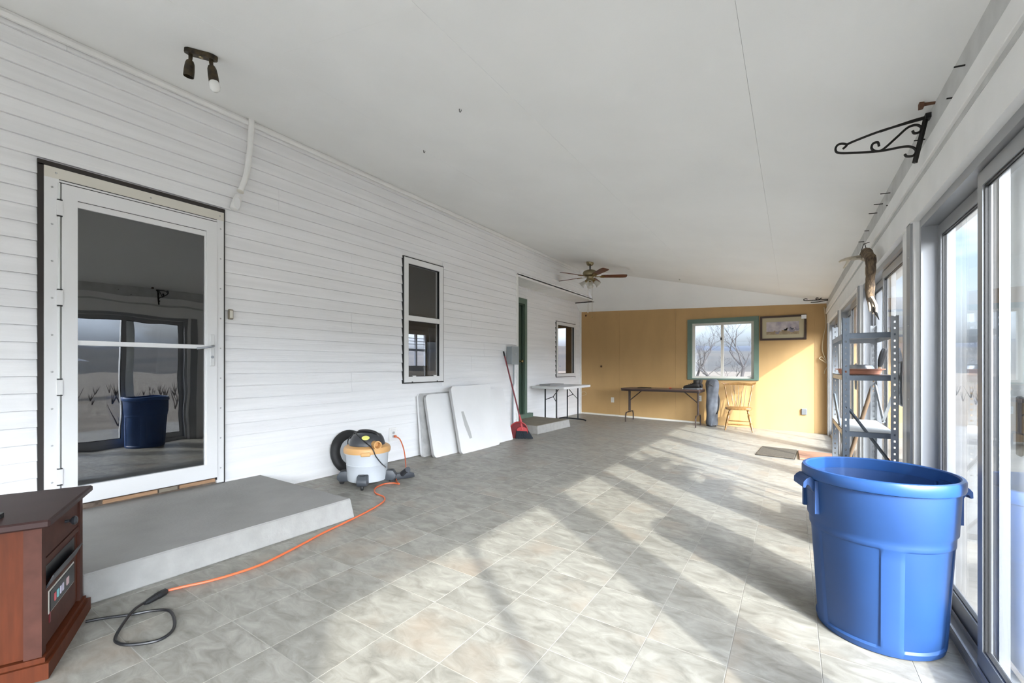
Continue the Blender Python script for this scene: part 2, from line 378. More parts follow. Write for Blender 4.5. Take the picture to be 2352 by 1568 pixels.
rest = BM(); tm = {}
for n, (d, x0, x1, y0, y1, vis) in enumerate(tiles):
    if n < 300:
        w_, h_ = round(x1 - x0, 3), round(y1 - y0, 3)
        if (w_, h_) not in tm:
            b2 = BM(); hexa(b2, [(sx * (w_ / 2 - g), sy * (h_ / 2 - g), -0.006 + fl(sx * w_ / 2, sy * h_ / 2)) for sx, sy in ((-1, -1), (1, -1), (1, 1), (-1, 1))] + [(sx * (w_ / 2 - g), sy * (h_ / 2 - g), fl(sx * w_ / 2, sy * h_ / 2)) for sx, sy in ((-1, -1), (1, -1), (1, 1), (-1, 1))])
            bmesh.ops.recalc_face_normals(b2, faces=b2.faces[:]); me = bpy.data.meshes.new('tile'); b2.to_mesh(me); b2.free(); me.materials.append(MATS['slate_tile']); tm[(w_, h_)] = me
        o = bpy.data.objects.new('tile', tm[(w_, h_)]); COL.objects.link(o); o.parent = floor
        cx, cy = (x0 + x1) / 2, (y0 + y1) / 2; o.location = (cx, cy, fl(cx, cy))
    else: floor_quad(rest, x0 + g, x1 - g, y0 + g, y1 - g, 0, 0.006)
obj('tiles', rest, 'slate_tile', floor, kind='stuff')

# ---- left wall of the house: sheathing, lap siding, openings (y0, y1, z0, z1)
DOOR = (0.677, 1.697, 0.16, 2.372); WIN1 = (3.597, 4.30, 0.925, 2.42); GDOOR = (6.20, 7.16, 0.16, 2.40); WIN2 = (8.406, 9.404, 0.886, 2.105)
bm = BM(); wall_grid(bm, 'x', XL - 0.10, XL - 0.020, YN, YA - 0.02, -0.1, ZL + 0.12, [DOOR, WIN1]); box(bm, (XL - 0.10, YA - 0.02, ZS + 0.01), (XL - 0.016, 8.55, ZL + 0.12))
box(bm, (XL - 0.10, 8.55, ZS + 0.01), (XL - 0.016, 9.40, 2.66))
wall_left = obj('wall_left', bm, 'siding', kind=STR, label='white lap-sided house wall with storm door')
bm = BM(); wall_grid(bm, 'x', XA - 0.10, XA - 0.016, YA - 0.02, YB + 0.1, -0.1, ZS + 0.02, [GDOOR, WIN2]); box(bm, (XA - 0.05, YA - 0.06, -0.1), (XL - 0.02, YA - 0.016, ZS))
wall_alcove = obj('wall_alcove', bm, 'siding', kind=STR, label='recessed white lap-sided wall of the alcove')
LAP = 0.1015
def lap_profile(x, z0, z1): return [(x - 0.020, z0), (x, z0), (x - 0.0015, z0 + 0.010), (x - 0.014, z1 - 0.0030), (x - 0.020, z1 - 0.0030)]
def siding(x, y0f, y1f, zlo, zhi, holes, parent, seams):
    k = 0; z = zlo
    while z < zhi - 0.01:
        z1 = min(z + LAP, zhi); y0, y1 = y0f(z), y1f(z)
        hs = [(h[0] - 0.004, h[1] + 0.004) for h in holes if h[2] < z1 - 0.01 and h[3] > z + 0.01]
        sm = [(s - 0.0008, s + 0.0008) for s in seams(k)]
        for p, q in cut(y0, y1, hs + sm):
            b2 = BM(); prism(b2, lap_profile(x, z, z1), 'y', p, q); obj('siding_plank', b2, 'siding', parent)
        z += LAP; k += 1
def end_y(z): return min(9.70, YB - (z + LAP - 2.44) / 0.69)
siding(XL, lambda z: YN + 0.01, lambda z: YA - 0.008 if z < ZS else end_y(z), 0.055, ZL - 0.012, [DOOR, WIN1], wall_left, lambda k: [[0.80 if k > 26 else -1.2, 2.14 if 23 < k < 29 else 5.2], [-0.6, 3.0 if k > 24 else 2.9], [1.9 if k > 24 else -1.9, 4.9]][(k // 2) % 3])
siding(XA, lambda z: YA, lambda z: 9.70 if z + LAP < 2.43 else YB - (z + LAP - 2.43) / 0.69, -0.06, ZS - 0.004, [GDOOR, WIN2], wall_alcove, lambda k: [8.9] if k % 4 < 2 and k < 9 else [])
# white crown strip under the ceiling, corner strips, soffit
bm = BM(); prism(bm, [(XL - 0.002, ZL - 0.050), (XL + 0.016, ZL - 0.050), (XL + 0.024, ZL - 0.026), (XL + 0.010, ZL - 0.020), (XL + 0.012, ZL - 0.004), (XL - 0.002, ZL - 0.001)], 'y', YN, 8.58)
obj('trim_1', bm, 'white_paint', kind=STR, label='thin white moulding where siding meets ceiling')
bm = BM(); box(bm, (XL - 0.05, YA - 0.012, 0.05), (XL + 0.008, YA + 0.004, ZS + 0.02)); box(bm, (XL - 0.014, YA - 0.055, 0.05), (XL + 0.008, YA - 0.006, ZS + 0.02))
obj('trim_2', bm, 'white_paint', kind=STR, label='white corner strip at the edge of the alcove')
bm = BM(); box(bm, (XL - 0.02, YA - 0.05, ZS - 0.012), (XL + 0.010, 9.45, ZS + 0.022))
obj('trim_3', bm, 'white_paint', kind=STR, label='white strip along the front edge of the alcove soffit')
bm = BM(); box(bm, (XA - 0.05, YA - 0.02, ZS + 0.010), (XL - 0.016, 9.46, ZS + 0.05)); sof = obj('soffit', bm, 'siding_dark', kind=STR, label='panelled white soffit over the alcove')
for p, q in ((YA, 6.40), (6.405, 7.34), (7.36, 7.46), (7.48, 8.40), (8.405, 9.39)):
    b2 = BM(); box(b2, (XA - 0.03, p, ZS), (XL - 0.018, q, ZS + 0.010)); obj('soffit_panel', b2, 'white_paint', sof)
b2 = BM(); box(b2, (XA - 0.016, 9.43, ZS - 0.02), (XL + 0.006, 9.45, ZS + 0.004)); obj('dark_edge', b2, 'dark_trim', sof)
bm = BM(); box(bm, (XA - 0.005, YB - 0.045, -0.02), (XA + 0.022, YB - 0.002, 2.43)); obj('trim_4', bm, 'white_paint', kind=STR, label='white strip in the corner of ochre wall and siding')

# ---- ceiling: main slope in 4 foot sheets, steep end slope, backing above
bm = BM()
x0, x1 = XL - 0.14, 0.98
for a, b_, t0, t1 in ((x0, x1, 0.014, 0.10),): hexa(bm, [(a, YN, ceil_z(a) + t0), (b_, YN, ceil_z(b_) + t0), (b_, YB + 0.3, ceil_z(b_) + t0), (a, YB + 0.3, ceil_z(a) + t0), (a, YN, ceil_z(a) + t1), (b_, YN, ceil_z(b_) + t1), (b_, YB + 0.3, ceil_z(b_) + t1), (a, YB + 0.3, ceil_z(a) + t1)])
box(bm, (XA - 0.3, 8.4, 2.62), (XL - 0.02, YB + 0.3, ZL + 0.3))
ceiling = obj('ceiling', bm, 'ceiling_paint', kind=STR, label='white painted sloping porch ceiling of large sheets')
def hip_y(x): return YB - (ceil_z(x) - 2.425 + 0.0338 * (x - XA)) / 0.69
strips = [(XL, -2.585, 1.83), (-2.585, -1.36, 1.385), (-1.36, -0.17, 2.955), (-0.17, XR + 0.01, 1.2)]
gp = 0.0005
for a, b_, ys in strips:
    cuts = [YN] + [ys + 2.44 * k for k in range(-2, 5) if YN + 0.1 < ys + 2.44 * k < hip_y(a) - 0.1]
    a += gp; b_ -= gp
    for n, p in enumerate(cuts):
        last = n == len(cuts) - 1
        qa, qb = (hip_y(a), hip_y(b_)) if last else (cuts[n + 1] - gp, cuts[n + 1] - gp)
        b2 = BM(); hexa(b2, [(a, p, ceil_z(a)), (b_, p, ceil_z(b_)), (b_, qb, ceil_z(b_)), (a, qa, ceil_z(a)), (a, p, ceil_z(a) + 0.012), (b_, p, ceil_z(b_) + 0.012), (b_, qb, ceil_z(b_) + 0.012), (a, qa, ceil_z(a) + 0.012)])
        obj('ceiling_sheet', b2, 'ceiling_paint', ceiling)
for a, b_ in ((XA - 0.05, XL), (XL, -2.42), (-2.42, -0.98), (-0.98, XR + 0.02)):
    a += gp; b_ -= gp
    ya, yb_ = (9.45, 9.45) if b_ < XL + 0.01 else (hip_y(a), hip_y(b_))
    b2 = BM(); hexa(b2, [(a, ya, end_z(a, ya)), (b_, yb_, end_z(b_, yb_)), (b_, YB, end_z(b_, YB)), (a, YB, end_z(a, YB)), (a, ya, end_z(a, ya) + 0.02), (b_, yb_, end_z(b_, yb_) + 0.02), (b_, YB, end_z(b_, YB) + 0.02), (a, YB, end_z(a, YB) + 0.02)])
    obj('end_sheet', b2, 'ceiling_paint', ceiling)
for u, v in ((1055, 250), (973, 345), (1560, 640)):
    p = onc(u, v); b2 = BM(); tube(b2, [p + Vector((0, 0, 0.004)), p - Vector((0, 0, 0.016)), p + Vector((0.006, 0, -0.024)), p + Vector((0.014, 0, -0.020)), p + Vector((0.016, 0, -0.010))], 0.0022, 6); obj('hook', b2, 'iron', ceiling)

# ---- back wall: ochre sheets, window, base strip
BW = (-1.835, -0.530, 0.85, 2.10)
bm = BM(); wall_grid(bm, 'y', YB + 0.012, YB + 0.14, XA - 0.1, XR + 0.25, -0.25, 2.6, [BW])
wall_back = obj('wall_back', bm, 'ochre', kind=STR, label='ochre yellow panelled end wall with window')
xs = [XA, -3.30, -2.08, -0.86, 0.36, XR + 0.03]
for a, b_ in zip(xs, xs[1:]):
    for p, q, lo, hi in [(s, t, z0, z1) for z0, z1 in ((-0.12, BW[2]), (BW[2], BW[3]), (BW[3], 9)) for s, t in cut(a + 0.001, b_ - 0.001, [(BW[0], BW[1])] if z0 == BW[2] else [])]:
        za, zb = (min(hi, end_z(p, YB)), min(hi, end_z(q, YB)))
        b2 = BM(); hexa(b2, [(p, YB, lo), (q, YB, lo), (q, YB + 0.012, lo), (p, YB + 0.012, lo), (p, YB, za), (q, YB, zb), (q, YB + 0.012, zb), (p, YB + 0.012, za)]); obj('wall_sheet', b2, 'ochre', wall_back)
bm = BM(); hexa(bm, [(XA, YB - 0.012, fl(XA, YB)), (-1.6, YB - 0.012, fl(-1.6, YB)), (-1.6, YB, fl(-1.6, YB)), (XA, YB, fl(XA, YB)), (XA, YB - 0.012, fl(XA, YB) + 0.035), (-1.6, YB - 0.012, fl(-1.6, YB) + 0.035), (-1.6, YB, fl(-1.6, YB) + 0.035), (XA, YB, fl(XA, YB) + 0.035)])
obj('baseboard_back', bm, 'cream_trim', kind=STR, label='thin cream strip along the foot of the ochre wall')
for x, z in ((-3.74, 1.125), (-4.12, 2.33)):
    b2 = BM(); lathe(b2, [(0.0, 0), (0.022, 0.0), (0.024, 0.006), (0.012, 0.012), (0, 0.013)], 12, Matrix.Translation((x, YB, z)) @ Matrix.Rotation(PI / 2, 4, 'X')); obj('knot_hole', b2, 'rust', wall_back)
# end window: green casing, cream sliding frame, two panes
win = thing('window_1', (-1.18, YB, 0.86), kind=STR, label='sliding end window in green casing')
def wbox(name, a, b_, m, parent=win, **kw):
    b2 = BM(); box(b2, a, b_); return obj(name, b2, m, parent, world=True, **kw)
wx0, wx1, wz0, wz1 = BW; cw = 0.085
for nm, a, b_ in (('casing', (wx0, YB - 0.022, wz1 - cw), (wx1, YB + 0.10, wz1)), ('casing', (wx0, YB - 0.022, wz0), (wx0 + cw, YB + 0.10, wz1 - cw)), ('casing', (wx1 - cw, YB - 0.022, wz0), (wx1, YB + 0.10, wz1 - cw)), ('casing', (wx0, YB - 0.03, wz0), (wx1, YB + 0.10, wz0 + 0.03))): wbox(nm, a, b_, 'green')
ix0, ix1, iz0, iz1 = wx0 + cw, wx1 - cw, wz0 + 0.03, wz1 - cw
for a, b_ in (((ix0, YB + 0.05, iz1 - 0.045), (ix1, YB + 0.12, iz1)), ((ix0, YB + 0.05, iz0), (ix1, YB + 0.12, iz0 + 0.04)), ((ix0, YB + 0.05, iz0 + 0.04), (ix0 + 0.05, YB + 0.12, iz1 - 0.045)), ((ix1 - 0.05, YB + 0.05, iz0 + 0.04), (ix1, YB + 0.12, iz1 - 0.045))): wbox('sash_frame', a, b_, 'cream_trim')
mid = (ix0 + ix1) / 2
ms = wbox('meeting_stile', (mid - 0.025, YB + 0.045, iz0 + 0.04), (mid + 0.025, YB + 0.115, iz1 - 0.045), 'cream_trim')
b2 = BM(); box(b2, (mid - 0.032, YB + 0.035, 1.66), (mid - 0.005, YB + 0.05, 1.71)); obj('latch', b2, 'black_metal', win, world=True)
for a, b_ in ((ix0 + 0.05, mid - 0.02), (mid + 0.02, ix1 - 0.05)): wbox('pane', (a, YB + 0.075, iz0 + 0.04), (b_, YB + 0.080, iz1 - 0.045), 'pane')

# ---- storm door
dr = thing('door_1', (XL, 1.19, 0.2), kind=STR, label='white full-glass storm door with dark outer edge strip')
def dbox(name, y0, y1, z0, z1, x0, x1, m, parent=dr, bev=0, **kw):
    b2 = BM(); box(b2, (XL + x0, y0, z0), (XL + x1, y1, z1))
    if bev: bevel(b2, bev, 1)
    return obj(name, b2, m, parent, world=True, **kw)
y0, y1, z0, z1 = DOOR
dbox('edge_strip', y0 - 0.004, y1 + 0.004, z1 - 0.028, z1 + 0.004, -0.05, 0.006, 'dark_trim'); dbox('edge_strip', y0 - 0.004, y0 + 0.022, 0.20, z1 - 0.02, -0.05, 0.006, 'dark_trim'); dbox('edge_strip', y1 - 0.010, y1 + 0.004, 0.20, z1 - 0.02, -0.05, 0.006, 'dark_trim')
jt = dbox('jamb', y0 + 0.022, y1 - 0.008, z1 - 0.095, z1 - 0.028, -0.05, 0.014, 'cream_trim'); jl = dbox('jamb', y0 + 0.022, y0 + 0.085, 0.20, z1 - 0.095, -0.05, 0.016, 'white_metal'); jr = dbox('jamb', y1 - 0.058, y1 - 0.010, 0.215, z1 - 0.095, -0.05, 0.016, 'white_metal')
def screw(p, ax, parent):
    b2 = BM(); lathe(b2, [(0, 0.004), (0.004, 0.0035), (0.006, 0)], 8, Matrix.Translation(p) @ ax); obj('screw', b2, 'screw', parent, world=True)
RX = Matrix.Rotation(PI / 2, 4, 'Y')
for k in range(9): screw((XL + 0.016, y0 + 0.055, 0.42 + k * 0.225), RX, dr); screw((XL + 0.016, y1 - 0.032, 0.33 + k * 0.235), RX, dr)
for y in (0.75, 1.22, 1.66): screw((XL + 0.014, y, z1 - 0.06), RX, dr)
ly0, ly1, lz0, lz1 = y0 + 0.095, y1 - 0.061, 0.262, z1 - 0.118
for a, b_, c_, e_ in ((y0 + 0.085, y1 - 0.058, z1 - 0.100, z1 - 0.0945), (y0 + 0.085, y1 - 0.058, z1 - 0.1185, z1 - 0.111), (ly0 - 0.004, ly0 + 0.0005, 0.24, z1 - 0.11), (ly1 - 0.0005, ly1 + 0.0035, 0.24, z1 - 0.11)): dbox('dark_gap', a, b_, c_, e_, -0.03, 0.0165, 'gasket')
dbox('drip_strip', y0 + 0.085, y1 - 0.058, z1 - 0.111, z1 - 0.100, -0.03, 0.018, 'white_metal')
b2 = BM(); tube(b2, [(XL + 0.020, ly0 - 0.010, 0.24), (XL + 0.020, ly0 - 0.010, lz1)], 0.006, 8); obj('hinge_rod', b2, 'aluminium_white', dr, world=True)
for z in (0.45, 1.0, 1.55, 2.1): dbox('hinge', ly0 - 0.022, ly0 + 0.004, z - 0.045, z + 0.045, 0.010, 0.030, 'white_metal')
for k, z in enumerate((0.40, 0.50, 0.95, 1.05, 1.50, 1.60, 2.05, 2.15)): dbox('hinge_gap', ly0 - 0.020, ly0 + 0.003, z - 0.003, z + 0.003, 0.012, 0.0305, 'gasket')
stile = 0.072
lf = dbox('leaf_stile', ly0, ly0 + stile, lz0, lz1, -0.012, 0.024, 'white_metal'); dbox('leaf_stile', ly1 - stile, ly1, lz0, lz1, -0.012, 0.024, 'white_metal')
dbox('leaf_rail', ly0 + stile, ly1 - stile, lz1 - 0.085, lz1, -0.012, 0.024, 'white_metal'); dbox('leaf_rail', ly0 + stile, ly1 - stile, lz0, lz0 + 0.11, -0.012, 0.024, 'white_metal')
dbox('glazing_bead', ly0 + stile, ly1 - stile, lz1 - 0.125, lz1 - 0.088, -0.010, 0.016, 'white_metal'); dbox('bead_shadow_gap', ly0 + stile, ly1 - stile, lz1 - 0.0885, lz1 - 0.0845, -0.01, 0.0165, 'gasket')
dbox('glazing_bead', ly1 - stile - 0.010, ly1 - stile, lz0 + 0.11, lz1 - 0.125, -0.010, 0.016, 'white_metal')
dbox('mid_rail', ly0 + stile, ly1 - stile, 1.262, 1.292, -0.008, 0.020, 'white_metal')
dbox('pane', ly0 + stile - 0.005, ly1 - stile + 0.005, lz0 + 0.10, lz1 - 0.10, -0.002, 0.003, 'storm_glass')
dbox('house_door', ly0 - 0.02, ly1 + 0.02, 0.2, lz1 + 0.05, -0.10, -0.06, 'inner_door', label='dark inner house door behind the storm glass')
hp = dbox('handle_plate', ly1 - 0.054, ly1 - 0.020, 1.13, 1.375, 0.024, 0.034, 'aluminium_white', bev=0.004)
b2 = BM(); tube(b2, smooth_path([(XL + 0.03, ly1 - 0.037, 1.285), (XL + 0.062, ly1 - 0.038, 1.285), (XL + 0.066, ly1 - 0.06, 1.28), (XL + 0.060, ly1 - 0.11, 1.268), (XL + 0.056, ly1 - 0.15, 1.262)], 4), 0.008, 8); obj('lever', b2, 'galvanised', dr, True, world=True)
b2 = BM(); lathe(b2, [(0.011, 0), (0.011, 0.006), (0, 0.007)], 12, Matrix.Translation((XL + 0.032, ly1 - 0.037, 1.20)) @ RX); obj('lock', b2, 'galvanised', dr, world=True)
# rough masonry and wood exposed under the sill
dbox('rough_sill', ly0 - 0.06, ly1 + 0.01, 0.19, 0.262, -0.09, -0.012, 'mud')
for a, b_, m in ((0.97, 1.26, 'raw_wood'), (1.27, 1.38, 'concrete_tan'), (1.395, 1.63, 'raw_wood'), (0.80, 0.93, 'mud')): dbox('sill_piece', a, b_, 0.226, 0.25, -0.05, 0.006, m)

# ---- house window and alcove window: dark gasket, white frame, panes
def house_window(name, x, W, midrail, label):
    y0, y1, z0, z1 = W; t = thing(name, (x, (y0 + y1) / 2, z0), kind=STR, label=label)
    def pb(nm, a0, a1, b0, b1, d0, d1, m):
        b2 = BM(); box(b2, (x + d0, a0, b0), (x + d1, a1, b1)); obj(nm, b2, m, t, world=True)
    def ring(nm, a0, a1, b0, b1, wd, d0, d1, m):
        pb(nm, a0, a1, b1 - wd, b1, d0, d1, m); pb(nm, a0, a1, b0, b0 + wd, d0, d1, m); pb(nm, a0, a0 + wd, b0 + wd, b1 - wd, d0, d1, m); pb(nm, a1 - wd, a1, b0 + wd, b1 - wd, d0, d1, m)
    ring('edge_seal', y0, y1, z0, z1, 0.013, -0.06, 0.006, 'gasket'); ring('frame', y0 + 0.013, y1 - 0.013, z0 + 0.013, z1 - 0.013, 0.066, -0.06, 0.012, 'white_metal')
    a0, a1, b0, b1 = y0 + 0.079, y1 - 0.079, z0 + 0.079, z1 - 0.079
    spans = [(b0, b1)]
    if midrail:
        pb('mid_rail', a0, a1, midrail - 0.03, midrail + 0.03, -0.05, 0.008, 'white_metal'); spans = [(b0, midrail - 0.03), (midrail + 0.03, b1)]
    for p, q in spans:
        ring('gasket', a0, a1, p, q, 0.006, -0.03, -0.002, 'gasket'); pb('pane', a0, a1, p, q, -0.020, -0.016, 'house_glass')
    if midrail:
        for a in (a0 + 0.08, a1 - 0.10): pb('tilt_latch', a, a + 0.05, b0, b0 + 0.012, -0.012, 0.004, 'white_metal')
        for a in (y0 + 0.13, y1 - 0.14): pb('weep_cover', a, a + 0.018, z0 + 0.012, z0 + 0.022, 0.0, 0.016, 'gasket')
    return t
house_window('window_2', XL, WIN1, 1.70, 'white double-hung window with black outer seal in siding')
house_window('window_3', XA, WIN2, None, 'white single-pane alcove window with black outer seal')
# ---- green alcove door
gd = thing('door_2', (XA, 6.68, 0.16), kind=STR, label='dark green door in lighter green casing inside the alcove')
def gb(nm, a0, a1, b0, b1, d0, d1, m, **kw):
    b2 = BM(); box(b2, (XA + d0, a0, b0), (XA + d1, a1, b1)); return obj(nm, b2, m, gd, world=True, **kw)
gb('casing', 7.075, 7.16, 0.16, 2.40, -0.06, 0.02, 'green'); gb('casing', 6.20, 6.285, 0.16, 2.40, -0.06, 0.02, 'green'); gb('casing', 6.285, 7.075, 2.30, 2.40, -0.06, 0.02, 'green')
gb('leaf', 6.285, 7.02, 0.22, 2.27, -0.055, -0.02, 'green_door'); gb('door_stop', 7.02, 7.075, 0.22, 2.30, -0.055, 0.004, 'green_door'); gb('door_stop', 6.285, 7.02, 2.27, 2.30, -0.055, 0.004, 'green_door')
gb('threshold', 6.16, 7.30, 0.135, 0.235, -0.05, 0.07, 'green')
b2 = BM(); lathe(b2, [(0.024, 0), (0.024, 0.006), (0.010, 0.012), (0.010, 0.03), (0.026, 0.042), (0.028, 0.056), (0.018, 0.068), (0, 0.07)], 14, Matrix.Translation((XA - 0.02, 6.96, 1.22)) @ RX); obj('knob', b2, 'brass', gd, True, world=True)

# ---- concrete steps
def step(name, x0, x1, y0, y1, h, top, side, label):
    P = lambda x, y, z: (x, y, fl(x, y) + z)
    b2 = BM(); hexa(b2, [P(x0, y0, 0), P(x1, y0, 0), P(x1 + 0.02, y1, 0), P(x0, y1, 0), P(x0, y0, h), P(x1 - 0.01, y0, h), P(x1, y1 - 0.02, h), P(x0, y1 - 0.06, h)])
    bevel(b2, 0.006, 1)
    o = based(name, b2, side, (x0, y0, fl(x0, y0)), kind=STR, label=label)
    b3 = BM(); hexa(b3, [P(x0, y0 + 0.004, h - 0.001), P(x1 - 0.016, y0 + 0.004, h - 0.001), P(x1 - 0.006, y1 - 0.026, h - 0.001), P(x0, y1 - 0.066, h - 0.001), P(x0, y0 + 0.004, h + 0.002), P(x1 - 0.016, y0 + 0.004, h + 0.002), P(x1 - 0.006, y1 - 0.026, h + 0.002), P(x0, y1 - 0.066, h + 0.002)])
    obj('tread', b3, top, o, world=True); return o
step('step_1', XL - 0.05, -2.672, 0.612, 2.045, 0.139, 'concrete_top', 'concrete_side', 'broad concrete step with grey top below the storm door')
step('step_2', XA - 0.05, -3.485, 6.235, 7.44, 0.135, 'concrete_tan', 'concrete_side', 'low concrete step with tan top below the green door')

# ---- right wall: beam, trim boards, posts and aluminium sliding doors
posts = [(-3.2, -2.95), (-1.16, -0.88), (1.20, 1.46), (3.10, 3.38), (5.26, 5.52), (7.42, 7.66), (9.56, YB)]
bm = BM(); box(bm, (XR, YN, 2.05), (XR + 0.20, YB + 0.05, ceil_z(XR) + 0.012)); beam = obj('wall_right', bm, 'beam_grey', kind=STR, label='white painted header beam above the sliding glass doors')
bm = BM(); box(bm, (XR - 0.014, YN, 2.075), (XR + 0.004, YB, 2.165)); bevel(bm, 0.003, 1); obj('trim_5', bm, 'white_paint', kind=STR, label='white trim board nailed along the header beam')
bm = BM(); box(bm, (XR + 0.002, YN, 1.895), (XR + 0.14, YB, 2.072)); obj('trim_6', bm, 'white_paint', kind=STR, label='white board above the sliding door frames')
for (u, v, ln, m) in ((2195, 133, 0.05, 'rust'), (2217, 150, 0.03, 'iron'), (2148, 235, 0.05, 'rust'), (2190, 225, 0.02, 'iron'), (2045, 443, 0.05, 'iron'), (2028, 468, 0.05, 'iron'), (2015, 489, 0.05, 'iron'), (2045, 472, 0.02, 'iron'), (1990, 518, 0.05, 'iron'), (1996, 530, 0.03, 'iron'), (1985, 555, 0.04, 'iron'), (2125, 320, 0.04, 'iron'), (2100, 295, 0.03, 'iron')):
    p = onx(u, v, XR); b2 = BM(); tube(b2, [p + Vector((0.01, 0, 0)), p + Vector((-ln, 0, 0.004))], 0.003 if m == 'iron' else 0.008, 6)
    if m == 'rust': box(b2, p + Vector((-ln - 0.004, -0.014, -0.012)), p + Vector((-ln + 0.012, 0.014, 0.016)))
    obj('nail' if m == 'iron' else 'rusty_clip', b2, m, beam)
for n, (a, b_) in enumerate(posts):
    bm = BM(); box(bm, (XR + 0.012, a, -0.12), (XR + 0.16, b_, 1.90)); o = obj('trim_%d' % (7 + n), bm, 'white_paint', kind=STR, label='white post between sliding glass doors', group='posts between the sliding doors')
    b2 = BM(); box(b2, (XR + 0.002, a + 0.03, fl(XR, a)), (XR + 0.014, a + 0.12, 1.90)); obj('cover_strip', b2, 'aluminium', o)
    for z in (0.55, 0.95, 1.35, 1.72): b3 = BM(); lathe(b3, [(0, 0.004), (0.004, 0.003), (0.006, 0)], 8, Matrix.Translation((XR + 0.002, a + 0.07, z)) @ Matrix.Rotation(-PI / 2, 4, 'Y')); obj('screw', b3, 'screw', o)
ZH = 1.90
def slider(n, ya, yb, label, handle=None, screen=None):
    xm = 0.60; zf = fl(xm, (ya + yb) / 2); t = thing('door_%d' % n, (xm, (ya + yb) / 2, zf), kind=STR, label=label)
    def sb(nm, x0, x1, a, b_, z0, z1, m, slope=False):
        b2 = BM()
        if slope: hexa(b2, [(x0, a, z0 + fl(xm, a)), (x1, a, z0 + fl(xm, a)), (x1, b_, z0 + fl(xm, b_)), (x0, b_, z0 + fl(xm, b_)), (x0, a, z1 + fl(xm, a)), (x1, a, z1 + fl(xm, a)), (x1, b_, z1 + fl(xm, b_)), (x0, b_, z1 + fl(xm, b_))])
        else: box(b2, (x0, a, z0), (x1, b_, z1))
        return obj(nm, b2, m, t, world=True)
    # outer frame and track
    sb('sill_track', 0.578, 0.70, ya, yb, -0.02, 0.022, 'aluminium', True); sb('track_rib', 0.580, 0.588, ya, yb, 0.022, 0.045, 'aluminium', True); sb('track_rib', 0.622, 0.627, ya, yb, 0.022, 0.045, 'aluminium', True); sb('track_rib', 0.664, 0.669, ya, yb, 0.022, 0.04, 'aluminium', True)
    sb('head_frame', 0.570, 0.70, ya, yb, ZH - 0.045, ZH, 'aluminium'); sb('side_frame', 0.570, 0.70, ya, ya + 0.03, zf, ZH - 0.045, 'aluminium'); sb('side_frame', 0.570, 0.70, yb - 0.03, yb, zf, ZH - 0.045, 'aluminium')
    mid = (ya + yb) / 2 + 0.03
    for (xa, p, q, tag) in ((0.592, ya + 0.03, mid + 0.025, 'inner'), (0.635, mid - 0.025, yb - 0.03, 'outer')):
        xb = xa + 0.028; zb, zt = zf + 0.028, ZH - 0.05
        sb(tag + '_stile', xa, xb, p, p + 0.048, zb, zt, 'aluminium'); sb(tag + '_stile', xa, xb, q - 0.048, q, zb, zt, 'aluminium')
        sb(tag + '_rail', xa, xb, p + 0.048, q - 0.048, zb, zb + 0.085, 'aluminium'); sb(tag + '_rail', xa, xb, p + 0.048, q - 0.048, zt - 0.055, zt, 'aluminium')
        for a, b_ in ((p + 0.048, p + 0.054), (q - 0.054, q - 0.048)): sb('glazing_gasket', xa + 0.006, xb - 0.006, a, b_, zb + 0.085, zt - 0.055, 'gasket')
        sb('glazing_gasket', xa + 0.006, xb - 0.006, p + 0.054, q - 0.054, zb + 0.085, zb + 0.091, 'gasket'); sb('glazing_gasket', xa + 0.006, xb - 0.006, p + 0.054, q - 0.054, zt - 0.061, zt - 0.055, 'gasket')
        sb('pane', xa + 0.012, xa + 0.016, p + 0.054, q - 0.054, zb + 0.091, zt - 0.061, 'pane')
    sb('meeting_seal', 0.6205, 0.6345, mid - 0.02, mid + 0.02, zf + 0.03, ZH - 0.05, 'gasket'); sb('weather_strip', 0.588, 0.600, ya + 0.026, ya + 0.0305, zf + 0.05, ZH - 0.05, 'gasket')
    if handle:
        y = ya + 0.055; b2 = BM(); tube(b2, smooth_path([(0.594, y, 1.155), (0.555, y + 0.004, 1.150), (0.548, y + 0.006, 1.12), (0.548, y + 0.006, 0.93), (0.555, y + 0.004, 0.90), (0.594, y, 0.895)], 4), 0.010, 8); obj('pull_handle', b2, 'galvanised', t, True, world=True)
        sb('strike', 0.582, 0.596, ya + 0.008, ya + 0.03, 0.98, 1.10, 'aluminium')
    if screen:
        sb('screen_stile', 0.712, 0.735, screen, screen + 0.16, zf + 0.03, ZH - 0.02, 'aluminium_white'); b2 = BM(); box(b2, (0.698, screen + 0.035, 0.80), (0.712, screen + 0.065, 1.02)); bevel(b2, 0.005, 1); obj('screen_handle', b2, 'black_plastic', t, world=True)
    return t
labels = ['aluminium sliding glass door farthest from the ochre wall', 'aluminium sliding glass door across from the cabinet heater', 'aluminium sliding glass door right beside the blue bin', 'aluminium sliding glass door behind the metal shelf', 'aluminium sliding glass door between metal shelf and wooden board', 'aluminium sliding glass door next to the ochre wall']
for n, ((_, a), (b_, _2)) in enumerate(zip(posts, posts[1:])): slider(3 + n, a, b_, labels[n], handle=True, screen=2.30 if n == 2 else None)
